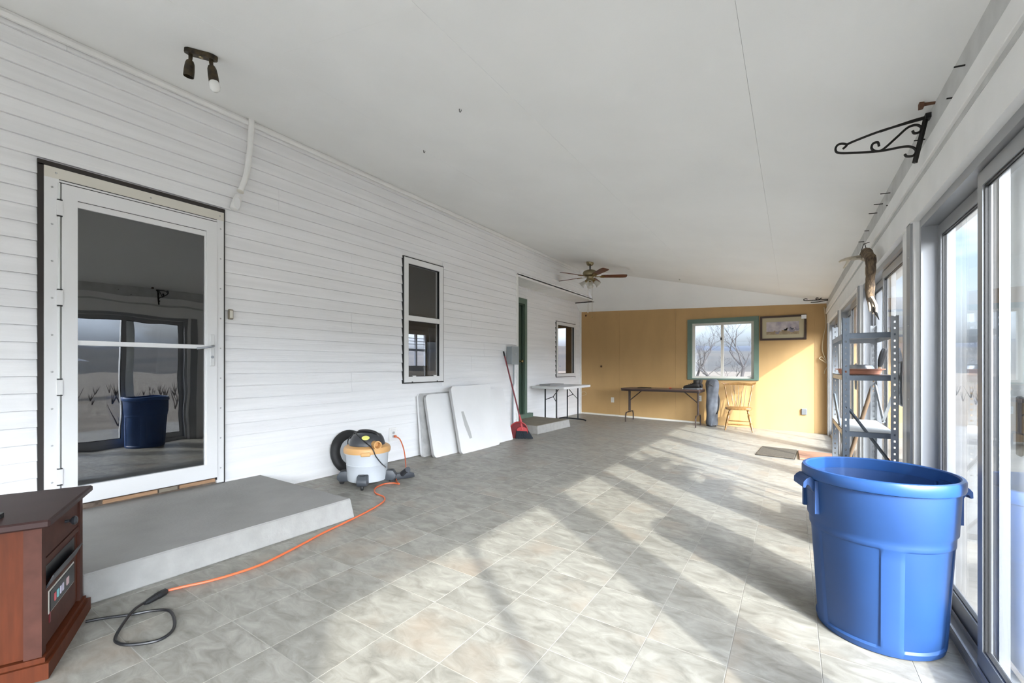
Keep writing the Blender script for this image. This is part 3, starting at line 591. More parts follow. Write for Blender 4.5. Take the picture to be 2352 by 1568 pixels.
# ---- near end of the porch (behind the view): white wall, unseen glazed opening widened to bring in daylight
bm = BM(); wall_grid(bm, 'y', YN - 0.12, YN, XL - 0.1, XR + 0.2, -0.2, 3.4, [(-3.45, 0.25, 0.15, 2.25)]); obj('wall_near', bm, 'white_paint', kind=STR, label='white near end wall of the porch')
nw = thing('window_4', (-1.6, YN, 0.15), kind=STR, label='unseen window of the near end wall, made wide to let in daylight')
for k in range(4):
    x = -3.45 + k * 1.2333; b2 = BM(); box(b2, (x - 0.03, YN - 0.09, 0.15), (x + 0.03, YN - 0.03, 2.25)); obj('mullion', b2, 'aluminium_white', nw, world=True)
    if k < 3: b2 = BM(); box(b2, (x + 0.03, YN - 0.062, 0.15), (x + 1.2033, YN - 0.058, 2.25)); obj('pane', b2, 'pane', nw, world=True)

# ---- rooms of the house behind the siding (seen through its windows)
HX, HY0, HY1 = -8.6, -3.3, 11.6
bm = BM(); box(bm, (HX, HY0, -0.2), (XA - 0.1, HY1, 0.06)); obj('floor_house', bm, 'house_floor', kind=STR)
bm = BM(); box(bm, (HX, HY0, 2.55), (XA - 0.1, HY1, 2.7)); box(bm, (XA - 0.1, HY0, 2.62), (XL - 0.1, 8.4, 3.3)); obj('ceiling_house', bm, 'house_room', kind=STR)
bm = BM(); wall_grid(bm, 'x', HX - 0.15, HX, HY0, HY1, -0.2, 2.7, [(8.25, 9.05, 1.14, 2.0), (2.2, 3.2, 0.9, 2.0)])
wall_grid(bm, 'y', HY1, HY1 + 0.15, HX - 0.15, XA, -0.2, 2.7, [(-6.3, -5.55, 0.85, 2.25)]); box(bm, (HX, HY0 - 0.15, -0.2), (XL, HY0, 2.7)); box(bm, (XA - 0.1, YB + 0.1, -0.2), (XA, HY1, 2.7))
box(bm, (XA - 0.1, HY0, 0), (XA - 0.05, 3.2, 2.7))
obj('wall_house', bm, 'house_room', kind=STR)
hw = thing('window_5', (HX, 8.65, 1.14), kind=STR, label='small far window seen through the house')
for a, b_ in (((HX - 0.09, 8.25, 1.54), (HX - 0.03, 9.05, 1.60)), ((HX - 0.09, 8.62, 1.14), (HX - 0.03, 8.68, 2.0)), ((HX - 0.09, 8.25, 1.14), (HX - 0.03, 8.31, 2.0)), ((HX - 0.09, 8.99, 1.14), (HX - 0.03, 9.05, 2.0))):
    b2 = BM(); box(b2, a, b_); obj('sash_bar', b2, 'white_metal', hw, world=True)
for k in range(3): b2 = BM(); box(b2, (HX - 0.06, 8.31, 1.72 + 0.08 * k), (HX - 0.05, 8.99, 1.735 + 0.08 * k)); obj('blind_slat', b2, 'white_metal', hw, world=True)
for y in (8.05, 9.08):
    b2 = BM(); prof = [(HX + 0.02 + 0.03 * (k % 2), y + 0.03 * k) for k in range(8)] + [(HX + 0.04 + 0.03 * (k % 2), y + 0.03 * k) for k in range(7, -1, -1)]; prism(b2, prof, 'z', 0.7, 2.2); based('curtain', b2, 'curtain', (HX + 0.03, y, 0.7), label='white curtain panel beside the far window of the house', category='curtain', group='curtains in the house') if False else obj('curtain_panel', b2, 'curtain', hw, world=True)

# ================================================================== OUTSIDE
bm = BM(); box(bm, (-400, -400, -1.2), (400, 600, -0.35)); obj('ground', bm, 'ground', kind=STR, label='dry tan ground outside')
bm = BM(); box(bm, (0.70, -6, -0.36), (3.6, 12.5, -0.10)); obj('patio', bm, 'patio', kind=STR, label='worn concrete patio outside the glass doors')
bm = BM(); hexa(bm, [(0.70, YN, 2.10), (0.96, YN, 2.06), (0.96, YB + 0.4, 2.06), (0.70, YB + 0.4, 2.10), (0.70, YN, 2.13), (0.96, YN, 2.10), (0.96, YB + 0.4, 2.10), (0.70, YB + 0.4, 2.13)]); obj('eave', bm, 'white_paint', kind=STR, label='white eave over the glass doors')
def ridge(name, d0, d1, hmin, hmax, m, seed, z0=-0.4, n=120, a0=-PI, a1=PI, arc=None):
    rnd = random.Random(seed); ph = [rnd.uniform(0, 6.28) for _ in range(8)]; bm = BM(); A = []; B_ = []; D = []
    for k in range(n + 1):
        a = a0 + (a1 - a0) * k / n
        h = 0.5 + 0.5 * sum(math.sin(a * f + p) / (1 + i * 0.6) for i, (f, p) in enumerate(zip((3, 5, 9, 14, 23, 37, 61, 90), ph))) / 2.2
        h = hmin + (hmax - hmin) * max(0, min(1, h))
        A.append(bm.verts.new((d0 * math.cos(a), d0 * math.sin(a), z0))); D.append(bm.verts.new(((d0 * 0.4 + d1 * 0.6) * math.cos(a), (d0 * 0.4 + d1 * 0.6) * math.sin(a), z0 + h * 0.72))); B_.append(bm.verts.new((d1 * math.cos(a), d1 * math.sin(a), z0 + h)))
    for k in range(n):
        bm.faces.new((A[k], A[k + 1], D[k + 1], D[k])); bm.faces.new((D[k], D[k + 1], B_[k + 1], B_[k]))
    return obj(name, bm, m, smooth='all', kind=STR)
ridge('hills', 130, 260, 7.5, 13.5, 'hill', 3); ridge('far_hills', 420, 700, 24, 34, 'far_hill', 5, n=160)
def bare_tree(name, loc, h, seed, label, lean=(0, 0), spread=0.7, depth=6, r0=0.11):
    rnd = random.Random(seed); t = thing(name, loc, label=label, category='tree', group='bare trees outside'); bt = BM(); bb = BM()
    def grow(p, d, L, r, lv):
        pts = [p]; rs = [r]; q = p.copy(); dd = d.copy()
        for k in range(3):
            dd = (dd + Vector((rnd.uniform(-1, 1), rnd.uniform(-1, 1), rnd.uniform(-0.5, 0.7))) * 0.22).normalized(); q = q + dd * (L / 3); pts.append(q.copy()); rs.append(r * (1 - 0.12 * (k + 1)))
        tube(bt if lv == 0 else bb, pts, rs, 6 if lv < 2 else 4, caps=lv == 0)
        if lv < depth:
            for k in range(3 if lv < 2 else 2):
                side = Vector((rnd.uniform(-1, 1), rnd.uniform(-1, 1), rnd.uniform(-0.1, 0.8))); nd_ = (dd * 0.7 + side * spread).normalized(); grow(pts[-1] if k else pts[2], nd_, L * rnd.uniform(0.62, 0.85), max(rs[-1] * 0.68, 0.004), lv + 1)
    grow(Vector((0, 0, -0.05)), Vector((lean[0], lean[1], 1)).normalized(), h * 0.30, r0, 0)
    obj('trunk', bt, 'bark', t, True); obj('branches', bb, 'bark', t); return t
bare_tree('bare_tree', (-1.5, 16.5, -0.36), 3.6, 11, 'bare crooked fruit tree close outside the end window', (-0.9, 0), 0.9)
bare_tree('bare_tree', (-2.3, 24, -0.36), 5.2, 5, 'taller bare tree standing behind the crooked fruit tree', (0.15, 0), 0.8)
bare_tree('bare_tree', (-5.2, 30, -0.36), 5.0, 9, 'bare tree farther off in the dry field beyond the end window', (0.1, 0), 0.8)
bare_tree('bare_tree', (14.0, 8.9, -0.36), 5.0, 21, 'bare tree reflected in the storm door glass', (0, 0.3), 0.9)
bm = BM(); tube(bm, smooth_path([(-2.6, 15.8, -0.27), (-2.1, 16.0, -0.22), (-1.6, 15.9, -0.2), (-1.0, 16.1, -0.25)], 4), [0.05] * 4 + [0.085] * 5 + [0.07] * 4, 8); based('fallen_log', bm, 'bark', (-1.8, 16, -0.35), label='fallen log lying under the crooked tree', category='log')
gz = thing('gazebo', (20.0, 5.0, -0.36), label='small gazebo with pale flared roof on red posts', category='gazebo')
bm = BM(); lathe(bm, [(1.5, 1.75), (1.35, 1.80), (0.9, 1.98), (0.4, 2.3), (0.0, 2.6)], 8); obj('roof', bm, 'roof_grey', gz)
for sx in (-1, 1):
    for sy in (-1, 1): bm = BM(); box(bm, (sx * 0.85 - 0.06, sy * 0.85 - 0.06, 0), (sx * 0.85 + 0.06, sy * 0.85 + 0.06, 1.8)); obj('post', bm, 'gazebo_wood', gz)
bm = BM(); rnd = random.Random(4)
for k in range(420):
    a = rnd.uniform(0, 6.28); x, y = rnd.uniform(5, 26), rnd.uniform(-3, 34); h = rnd.uniform(0.15, 0.7)
    if (x - 20) ** 2 + (y - 5) ** 2 < 3: continue
    for q in range(5): tube(bm, [(x, y, -0.37), (x + rnd.uniform(-.4, .4) * h, y + rnd.uniform(-.4, .4) * h, -0.36 + h)], [0.02, 0.003], 3, caps=False)
obj('dry_brush', bm, 'shrub', label='dry grey brush scattered over the ground outside', category='brush', kind='stuff')

# ================================================================== THINGS
# ---- blue rubbish bin
BX, BY = 0.318, 2.485; bn = thing('rubbish_bin', (BX, BY, fl(BX, BY)), 0, label='large blue plastic rubbish bin with moulded handles beside the glass door', category='bin')
def panel_mod(a, z, r):
    if not (0.035 < z < 0.445): return 0
    k = (a + 0.25) % (2 * PI / 5); wdt = 2 * PI / 5
    e = min(k, wdt - k)
    inn = max(0, min(1, (k - 0.16) / 0.02)) * max(0, min(1, (wdt - 0.16 - k) / 0.02))
    return -0.008 * inn * max(0, min(1, (0.44 - z) / 0.01))
prof = [(0.0, 0.0), (0.205, 0.0), (0.217, 0.008), (0.222, 0.03), (0.2225, 0.04)] + [(0.2225 + 0.024 * (z / 0.43), 0.04 + z) for z in [0.39 * k / 10 for k in range(1, 11)]] + [(0.2468, 0.437), (0.2472, 0.442), (0.2476, 0.455), (0.248, 0.475), (0.255, 0.485), (0.2635, 0.66)]
prof_in = [(0.258, 0.66), (0.249, 0.48), (0.242, 0.46), (0.216, 0.04), (0.20, 0.012), (0, 0.012)]
bm = BM(); lathe(bm, prof + prof_in, 160, None, lambda a, z, r: panel_mod(a, z, r) if r > 0.2165 + 0.06 * z else 0)
obj('body', bm, 'bin_blue', bn, True)
bm = BM(); lathe(bm, [(0.258, 0.655), (0.262, 0.655), (0.274, 0.660), (0.277, 0.668), (0.277, 0.698), (0.273, 0.706), (0.262, 0.708), (0.257, 0.703), (0.257, 0.655), (0.258, 0.655)], 96, caps=False); obj('rim', bm, 'bin_rim', bn, True)
for a in (math.radians(197), math.radians(17)):
    M = Matrix.Rotation(a, 4, 'Z'); bm = BM()
    prism(bm, [(0.252, 0.668), (0.280, 0.666), (0.292, 0.658), (0.303, 0.644), (0.304, 0.620), (0.296, 0.618), (0.290, 0.632), (0.282, 0.632), (0.262, 0.600), (0.252, 0.59)], 'y', -0.060, 0.060)
    for v in bm.verts: v.co = M @ v.co
    hd = obj('handle', bm, 'bin_blue', bn)
    bm = BM(); bm.free()
    for yy in (-0.0665, 0.0665): bm = BM(); box(bm, (0.245, yy - 0.0085, 0.51), (0.264, yy + 0.0085, 0.655)); xf(bm, M); obj('handle_rib', bm, 'bin_blue', bn)

# ---- infrared heater cabinet
ht = thing('cabinet_heater', (-2.41, 0.50, fl(-2.41, 0.5)), math.atan2(0.222, -0.468) - PI, label='small cherry wood cabinet heater with control panel and black knob', category='heater')
# local frame: x along the control face (towards the camera side), y: front is +y after the turn below
HW, HD, HH = 0.235, 0.42, 0.525
def hb(nm, a, b_, m, parent=ht, bev=0.0, **kw):
    b2 = BM(); box(b2, a, b_)
    if bev: bevel(b2, bev, 1)
    return obj(nm, b2, m, parent, **kw)
hb('top', (-HW - 0.028, -HD - 0.02, HH), (HW + 0.028, 0.028, HH + 0.028), 'cherry_top', bev=0.006)
hb('carcass', (-HW + 0.012, -HD, 0.03), (HW - 0.012, -0.014, HH), 'cherry')
for sx in (-1, 1):
    for yy in (-0.045, -HD): hb('corner_post', (sx * HW - 0.022, yy, 0.05), (sx * HW + 0.022 if sx < 0 else sx * HW + 0.004, yy + 0.045, HH), 'cherry_dust') if False else hb('corner_post', (min(sx * HW, sx * (HW - 0.038)), yy, 0.05), (max(sx * HW, sx * (HW - 0.038)), yy + 0.045, HH), 'cherry_dust')
for k in range(5): hb('side_board', (HW - 0.014, -HD + 0.052 + k * 0.0655, 0.075), (HW - 0.006, -HD + 0.1155 + k * 0.0655, HH - 0.004), 'cherry')
hb('drawer_front', (-HW + 0.042, -0.016, 0.40), (HW - 0.042, -0.006, HH - 0.006), 'cherry_dust')
hb('front_rail', (-HW + 0.040, -0.016, 0.375), (HW - 0.040, -0.003, 0.397), 'cherry_dust')
hb('front_panel', (-HW + 0.085, -0.016, 0.085), (HW - 0.040, -0.005, 0.372), 'cherry_dust'); hb('side_slat', (-HW + 0.040, -0.018, 0.085), (-HW + 0.078, -0.009, 0.372), 'cherry')
ot = hb('outlet_slot', (-HW + 0.10, -0.010, 0.315), (HW - 0.045, -0.0035, 0.368), 'black_plastic')
b2 = BM(); hexa(b2, [(-HW + 0.085, -0.004, 0.292), (HW - 0.045, -0.004, 0.292), (HW - 0.045, -0.001, 0.289), (-HW + 0.085, -0.001, 0.289), (-HW + 0.085, 0.016, 0.335), (HW - 0.045, 0.016, 0.335), (HW - 0.045, 0.019, 0.333), (-HW + 0.085, 0.019, 0.333)]); obj('louvre', b2, 'charcoal_plastic', ht)
cp = hb('control_panel', (-HW + 0.115, -0.006, 0.190), (HW - 0.085, 0.000, 0.262), 'black_plastic'); hb('panel_bezel', (-HW + 0.108, -0.0055, 0.184), (HW - 0.078, -0.003, 0.268), 'cream_trim')
for x, m, wd in ((0.105, 'red_button', 0.014), (0.075, 'cyan_button', 0.016), (0.045, 'pale_button', 0.014), (0.020, 'pale_button', 0.014), (-0.035, 'pink_button', 0.026)): hb('button', (x - wd / 2, 0.0, 0.212), (x + wd / 2, 0.002, 0.240), m, cp)
hb('emblem', (-HW + 0.085 + 0.29, -0.005, 0.15), (-HW + 0.085 + 0.30, -0.002, 0.26), 'dark_red')
b2 = BM(); lathe(b2, [(0.006, 0), (0.006, 0.014), (0.016, 0.022), (0.018, 0.030), (0.012, 0.036), (0, 0.037)], 14, Matrix.Translation((-0.03, -0.006, 0.465)) @ Matrix.Rotation(-PI / 2, 4, 'X')); obj('knob', b2, 'charcoal_plastic', ht, True)
b2 = BM()
for a, b_ in (((-HW - 0.02, -HD - 0.015, 0.0), (HW + 0.02, 0.022, 0.055)), ((-HW - 0.008, -HD - 0.006, 0.055), (HW + 0.008, 0.010, 0.072))): box(b2, a, b_)
obj('plinth', b2, 'cherry', ht)
rc = BM(); prism(rc, rrect(0.035, 0.10, 0.008, 3), 'z', HH + 0.028, HH + 0.044); xf(rc, Matrix.Translation((-2.41, 0.5, fl(-2.41, .5))) @ Matrix.Rotation(math.atan2(0.222, -0.468) - PI, 4, 'Z') @ Matrix.Translation((0.13, -0.22, 0)))
based('remote_control', rc, 'black_plastic', (-2.41, 0.3, 0.6), label='small black remote lying on the cabinet heater', category='remote')

# ---- cords
def floor_path(px, dz): return [onf(u, v, dz) for u, v in px]
pts = [Vector((XL + 0.012, 3.46, 0.335)), onx(918, 1008, XL + 0.06), onx(927, 1030, XL + 0.14), onx(931, 1056, XL + 0.22)]
pts = pts + floor_path([(931, 1079), (916, 1092), (910, 1103), (917, 1111), (905, 1109), (882, 1111), (862, 1121), (863, 1132), (882, 1141), (880, 1152), (850, 1171), (800, 1196), (745, 1222), (700, 1246), (650, 1272), (600, 1296), (540, 1317), (480, 1334), (430, 1345), (383, 1356)], 0.008)
oc = thing('extension_cord', onf(850, 1171), label='orange extension cord running from wall outlet past the vacuum', category='cord')
bm = BM(); tube(bm, smooth_path(pts, 5), 0.0065, 8); obj('cable', bm, 'orange_cord', oc, True, world=True)
e0, e1 = onf(383, 1356, 0.014), onf(358, 1370, 0.014)
bm = BM(); tube(bm, [e0, e0 + (e1 - e0) * 0.15, e0 + (e1 - e0) * 0.8, e1], [0.009, 0.016, 0.018, 0.016], 8); obj('socket_end', bm, 'black_plastic', oc, True, world=True)
bm = BM(); box(bm, (XL + 0.014, 3.448, 0.322), (XL + 0.034, 3.470, 0.346)); obj('plug', bm, 'orange_cord', oc, world=True)
hc = thing('heater_cord', onf(300, 1410), label='black heater power cord lying in a loop on the tiles', category='cord')
px = [(197, 1427), (240, 1419), (300, 1411), (350, 1402), (388, 1402), (401, 1425), (394, 1450), (360, 1471), (300, 1480), (271, 1476), (265, 1463), (285, 1435), (308, 1407), (332, 1386)]
pp = floor_path(px, 0.008); pp[-3] += Vector((0, 0, 0.012)); pp[-2] += Vector((0, 0, 0.014)); pp[-1] += Vector((0, 0, 0.006)); e2 = onf(332, 1386, 0.014)
bm = BM(); tube(bm, smooth_path(pp, 5), 0.006, 8); obj('cable', bm, 'black_plastic', hc, True, world=True)
bm = BM(); tube(bm, [e2, e2 + (e1 - e2) * 0.3, e1 + (e2 - e1) * 0.04], [0.007, 0.013, 0.016], 8); obj('plug', bm, 'black_plastic', hc, True, world=True)

# ---- shop vacuum
VX, VY = -3.30, 2.68; vc = thing('shop_vacuum', (VX, VY, fl(VX, VY)), math.radians(-28), label='shop vacuum with pale grey drum, tan lid ring and black motor dome', category='vacuum')
bm = BM(); lathe(bm, [(0.0, 0.045), (0.165, 0.045), (0.172, 0.05), (0.178, 0.10), (0.182, 0.19), (0.1835, 0.192), (0.1835, 0.198), (0.182, 0.20), (0.188, 0.29), (0.20, 0.292), (0.20, 0.315), (0.19, 0.32), (0, 0.32)], 40); obj('drum', bm, 'tank_grey', vc, True)
bm = BM(); lathe(bm, [(0.190, 0.300), (0.206, 0.303), (0.209, 0.330), (0.199, 0.352), (0.172, 0.366), (0.13, 0.368)], 40); obj('lid_ring', bm, 'tan_plastic', vc, True)
bm = BM(); lathe(bm, [(0.158, 0.362), (0.159, 0.372), (0.153, 0.395), (0.143, 0.425), (0.124, 0.455), (0.088, 0.470), (0.04, 0.475), (0, 0.476)], 36); obj('motor_dome', bm, 'charcoal_plastic', vc, True)
bm = BM(); tube(bm, smooth_path([(-0.09, -0.08, 0.445), (-0.075, -0.055, 0.478), (0.0, 0.0, 0.489), (0.075, 0.055, 0.478), (0.09, 0.08, 0.445)], 4), 0.014, 8); obj('carry_handle', bm, 'black_plastic', vc, True)
bm = BM(); lathe(bm, [(0.0, 0.0), (0.030, 0), (0.034, 0.006), (0.0, 0.008)], 20, Matrix.Translation((0.131, -0.040, 0.442)) @ Euler((0, math.radians(62), math.radians(-17))).to_matrix().to_4x4() @ Matrix.Diagonal((0.6, 1, 1, 1))); obj('badge', bm, 'yellow_label', vc, True)
bm = BM(); lathe(bm, [(0.030, -0.03), (0.032, 0.05), (0.037, 0.052), (0.037, 0.062), (0.028, 0.062), (0.026, 0.0), (0, 0.0)], 20, Matrix.Translation((0.165, 0.035, 0.385)) @ Euler((0, PI / 2, math.radians(10))).to_matrix().to_4x4()); obj('hose_port', bm, 'tan_plastic', vc, True)
for a in (-15, 170): bm = BM(); box(bm, (0.19, -0.04, 0.292), (0.222, 0.04, 0.325), Matrix.Rotation(math.radians(a), 4, 'Z')); bevel(bm, 0.004, 1); obj('latch', bm, 'tan_plastic' if a < 0 else 'tank_grey', vc)
for k in range(4):
    M = Matrix.Rotation(math.radians(-22 + 90 * k), 4, 'Z'); bm = BM(); prism(bm, [(0.15, 0.035), (0.24, 0.035), (0.262, 0.06), (0.262, 0.085), (0.235, 0.125), (0.19, 0.13), (0.15, 0.12)], 'y', -0.045, 0.045); bevel(bm, 0.010, 2); xf(bm, M); ft = obj('caster_foot', bm, 'grey_plastic', vc, True)
    bm = BM(); lathe(bm, [(0.0, -0.01), (0.02, -0.01), (0.0225, -0.006), (0.0225, 0.006), (0.02, 0.01), (0, 0.01)], 14, M @ Matrix.Translation((0.225, 0, 0.023)) @ Matrix.Rotation(PI / 2, 4, 'X')); obj('wheel', bm, 'black_plastic', ft, True)
    bm = BM(); lathe(bm, [(0.022, 0), (0.024, 0.003), (0.016, 0.004)], 16, M @ Matrix.Translation((0.213, 0, 0.1275)) @ Matrix.Diagonal((1, 1.2, 1, 1))); obj('plug_ring', bm, 'black_plastic', ft)
bm = BM(); tube(bm, smooth_path([(-0.09, -0.10, 0.45), (-0.16, -0.14, 0.40), (-0.20, -0.13, 0.33), (-0.21, -0.05, 0.30), (-0.17, -0.10, 0.41), (-0.04, -0.10, 0.478), (0.05, -0.10, 0.466), (0.14, -0.06, 0.42), (0.212, 0.0, 0.36), (0.215, 0.03, 0.29), (0.21, 0.08, 0.22), (0.215, 0.12, 0.18)], 6), 0.005, 6); obj('power_cord', bm, 'black_plastic', vc, True)
nzl = thing('floor_nozzle', (-3.20, 3.00, fl(-3.2, 3.0)), math.radians(70), label='black vacuum floor nozzle lying behind the drum', category='nozzle')
bm = BM(); prism(bm, [(-0.13, 0.0), (0.13, 0.0), (0.12, 0.045), (0.05, 0.06), (-0.05, 0.06), (-0.12, 0.045)], 'y', -0.04, 0.04); bevel(bm, 0.008, 2); obj('head', bm, 'charcoal_plastic', nzl, True)
bm = BM(); tube(bm, [(0, -0.02, 0.045), (0, -0.10, 0.09), (0, -0.16, 0.115)], [0.026, 0.024, 0.026], 14); obj('neck', bm, 'charcoal_plastic', nzl, True)
# ---- wheel leaning behind the vacuum
wy, wr = 2.83, 0.225; wx = -3.665
tw = thing('spare_wheel', (wx, wy, fl(wx, wy)), label='black tyre on a pale disc wheel leaning behind the vacuum', category='wheel')
M = Matrix.Translation((-0.02, 0, 0.0)) @ Matrix.Rotation(math.radians(-14), 4, 'Y') @ Matrix.Translation((0, 0, wr)) @ Matrix.Rotation(PI / 2, 4, 'Y')
bm = BM(); lathe(bm, [(wr - 0.052 + 0.048 * math.cos(a), 0.040 * math.sin(a)) for a in [2 * PI * k / 14 for k in range(15)]], 44, M); obj('tyre', bm, 'rubber', tw, True)
bm = BM(); lathe(bm, [(0, -0.02), (wr - 0.07, -0.022), (wr - 0.07, 0.012), (wr - 0.09, 0.018), (0.05, 0.006), (0.04, 0.022), (0, 0.024)], 40, M); obj('disc', bm, 'tank_grey', tw, True)

# ---- folding tables and a board leaning on the siding
def leaning(name, y0, y1, xb, xt, zt, th, rad, m, label, group=None, cat='table', twist=0.0, edge=None, under=False):
    zb = fl(xb, (y0 + y1) / 2); dx, dz = xt - xb, zt - zb; Hh = math.hypot(dx, dz); ang = math.atan2(-dx, dz); wd = y1 - y0
    t = thing(name, (xb, (y0 + y1) / 2, zb), label=label, category=cat, group=group)
    # local slab: y across, z up, thickness towards -x (to the wall); tilt about y
    M = Matrix.Rotation(-ang, 4, 'Y') @ Matrix.Rotation(twist, 4, 'X')
    out = [(p[0] - wd / 2, p[1]) for p in rrect(wd, Hh, rad, 6)]
    bm = BM(); prism(bm, out, 'x', -0.008, 0.0); xf(bm, M); obj('table_top' if cat == 'table' else 'face', bm, m, t)
    bm = BM(); inn = [(p[0] * (1 - 0.03), 0.5 * Hh + (p[1] - 0.5 * Hh) * (1 - 0.03)) for p in out]
    n = len(out); A = [bm.verts.new((-0.008, *p)) for p in out]; B_ = [bm.verts.new((-th, *p)) for p in out]; A2 = [bm.verts.new((-0.008, *p)) for p in inn]; B2 = [bm.verts.new((-th, *p)) for p in inn]
    for k in range(n):
        j = (k + 1) % n; bm.faces.new((A[k], A[j], B_[j], B_[k])); bm.faces.new((A2[k], B2[k], B2[j], A2[j])); bm.faces.new((B_[k], B_[j], B2[j], B2[k])); bm.faces.new((A[k], A2[k], A2[j], A[j]))
    xf(bm, M); obj('edge_skirt' if cat == 'table' else 'edge', bm, edge or 'table_edge', t)
    if cat == 'table':
        for sy in (-1, 1):
            bm = BM(); yy = sy * (wd / 2 - 0.07)
            tube(bm, [(-th + 0.012, yy, 0.06), (-th + 0.012, yy, Hh - 0.08)], 0.011, 8); tube(bm, [(-th + 0.012, yy, 0.09), (-th + 0.012, yy - sy * 0.25, 0.30)], 0.008, 8); xf(bm, M); obj('folded_leg', bm, 'galvanised', t, True)
    return t, M, Hh
leaning('folding_table', 3.81, 4.55, -3.700, -3.770, 0.80, 0.035, 0.05, 'table_under', 'folded table with a worn grey underside, closest to the siding in the row', 'folded tables leaning on the siding', edge='table_white')
leaning('folding_table', 3.875, 4.66, -3.565, -3.715, 0.785, 0.042, 0.055, 'table_white', 'folded white table with rounded corners beside the wall outlet', 'folded tables leaning on the siding')
t3, M3, H3 = leaning('folding_table', 4.25, 5.10, -3.455, -3.640, 0.872, 0.045, 0.05, 'table_white', 'square white folded table with a grey scuff, frontmost of the row', 'folded tables leaning on the siding')
bm = BM(); prism(bm, [(p[0] - 0.33, p[1] + 0.17) for p in [(0.105, 0), (0.155, 0.005), (0.145, 0.1), (0.115, 0.2), (0.07, 0.36), (0.025, 0.36), (0.045, 0.18), (0.085, 0.06)]], 'x', 0.0002, 0.0008); xf(bm, M3); obj('scuff_mark', bm, 'scuff', t3)
leaning('white_board', 4.72, 5.56, -3.535, -3.720, 0.79, 0.022, 0.006, 'table_white', 'plain white square-cornered board leaning between table and broom', cat='board')

# ---- broom and dustpan
br = thing('broom', (-3.47, 5.70, fl(-3.47, 5.7)), label='broom with long red handle and dark bristles leaning on the corner', category='broom')
top = Vector((XL + 0.02, 5.675, 1.36)); bot = Vector((-3.50, 5.72, 0.30)); hd = Vector((-3.47, 5.715, 0.16))
bm = BM(); tube(bm, [bot, bot + (top - bot) * 0.94], 0.012, 10); obj('handle', bm, 'dark_red', br, True, world=True)
bm = BM(); tube(bm, [bot + (top - bot) * 0.93, top], 0.0145, 10); obj('grip', bm, 'black_plastic', br, True, world=True)
bm = BM(); tube(bm, [hd, bot, bot + (top - bot) * 0.08], [0.024, 0.019, 0.014], 10); obj('ferrule', bm, 'red_plastic', br, True, world=True)
Mz = Matrix.Translation((-3.455, 5.725, fl(-3.46, 5.72))) @ Matrix.Rotation(math.radians(34), 4, 'Z')
bm = BM(); prism(bm, [(-0.10, 0.125), (0.07, 0.115), (0.07, 0.15), (0.0, 0.185), (-0.06, 0.18), (-0.10, 0.15)], 'y', -0.018, 0.018); xf(bm, Mz); obj('bristle_block', bm, 'red_plastic', br, world=True)
bm = BM()
for k in range(26):
    for j in range(3):
        f = k / 25; x0 = -0.098 + 0.165 * f; x1 = -0.115 + 0.26 * f; tube(bm, [(x0, (j - 1) * 0.010, 0.135), (x1, (j - 1) * 0.018 + random.uniform(-.004, .004), 0.002 + random.uniform(0, 0.006))], [0.0045, 0.0055], 4)
xf(bm, Mz); obj('bristles', bm, 'bristle', br, world=True, kind='stuff')
dp = thing('dustpan', (-3.52, 5.66, fl(-3.5, 5.7)), label='red upright dustpan clipped around the broom head', category='dustpan')
Md = Matrix.Translation((-3.515, 5.685, fl(-3.5, 5.7))) @ Matrix.Rotation(math.radians(34), 4, 'Z') @ Matrix.Rotation(math.radians(8), 4, 'X')
arc = [(0.135 * math.cos(a) * (1.0), 0.13 + 0.13 * math.sin(a)) for a in [PI * k / 14 for k in range(15)]]; outl = [(0.135, 0.0)] + arc + [(-0.135, 0.0)]
bm = BM(); prism(bm, outl, 'y', 0.030, 0.036); xf(bm, Md); obj('pan', bm, 'dark_red', dp, world=True)
bm = BM(); tube(bm, [(p[0], 0.0, p[1]) for p in outl], 0.006, 6)
for p, q in zip(outl, outl[1:]): hexa(bm, [(p[0], 0.0, p[1]), (q[0], 0.0, q[1]), (q[0], 0.034, q[1]), (p[0], 0.034, p[1]), (p[0] * 1.03, 0.0, p[1] + 0.004), (q[0] * 1.03, 0, q[1] + 0.004), (q[0] * 1.03, 0.034, q[1] + 0.004), (p[0] * 1.03, 0.034, p[1] + 0.004)])
xf(bm, Md); obj('rim', bm, 'red_plastic', dp, world=True)

# ---- electrical box with conduit, outlet, doorbell, bent pipe
eb = thing('electrical_box', (XL, 5.90, 1.15), label='grey metal electrical box with conduit on the siding corner', category='box')
bm = BM(); box(bm, (XL + 0.004, 5.79, 1.16), (XL + 0.095, 5.995, 1.44)); obj('box', bm, 'panel_grey', eb, world=True)
bm = BM(); box(bm, (XL + 0.095, 5.785, 1.155), (XL + 0.105, 6.0, 1.445)); bevel(bm, 0.004, 1); cv = obj('cover', bm, 'panel_grey', eb, world=True)
bm = BM(); box(bm, (XL + 0.105, 5.885, 1.30), (XL + 0.109, 5.915, 1.34)); obj('latch', bm, 'galvanised', eb, world=True)
bm = BM(); tube(bm, [(XL + 0.045, 5.93, 1.16), (XL + 0.045, 5.93, 0.85), (XL + 0.03, 5.93, 0.80), (XL + 0.03, 5.93, 0.12)], 0.014, 10); obj('conduit', bm, 'panel_grey', eb, True, world=True)
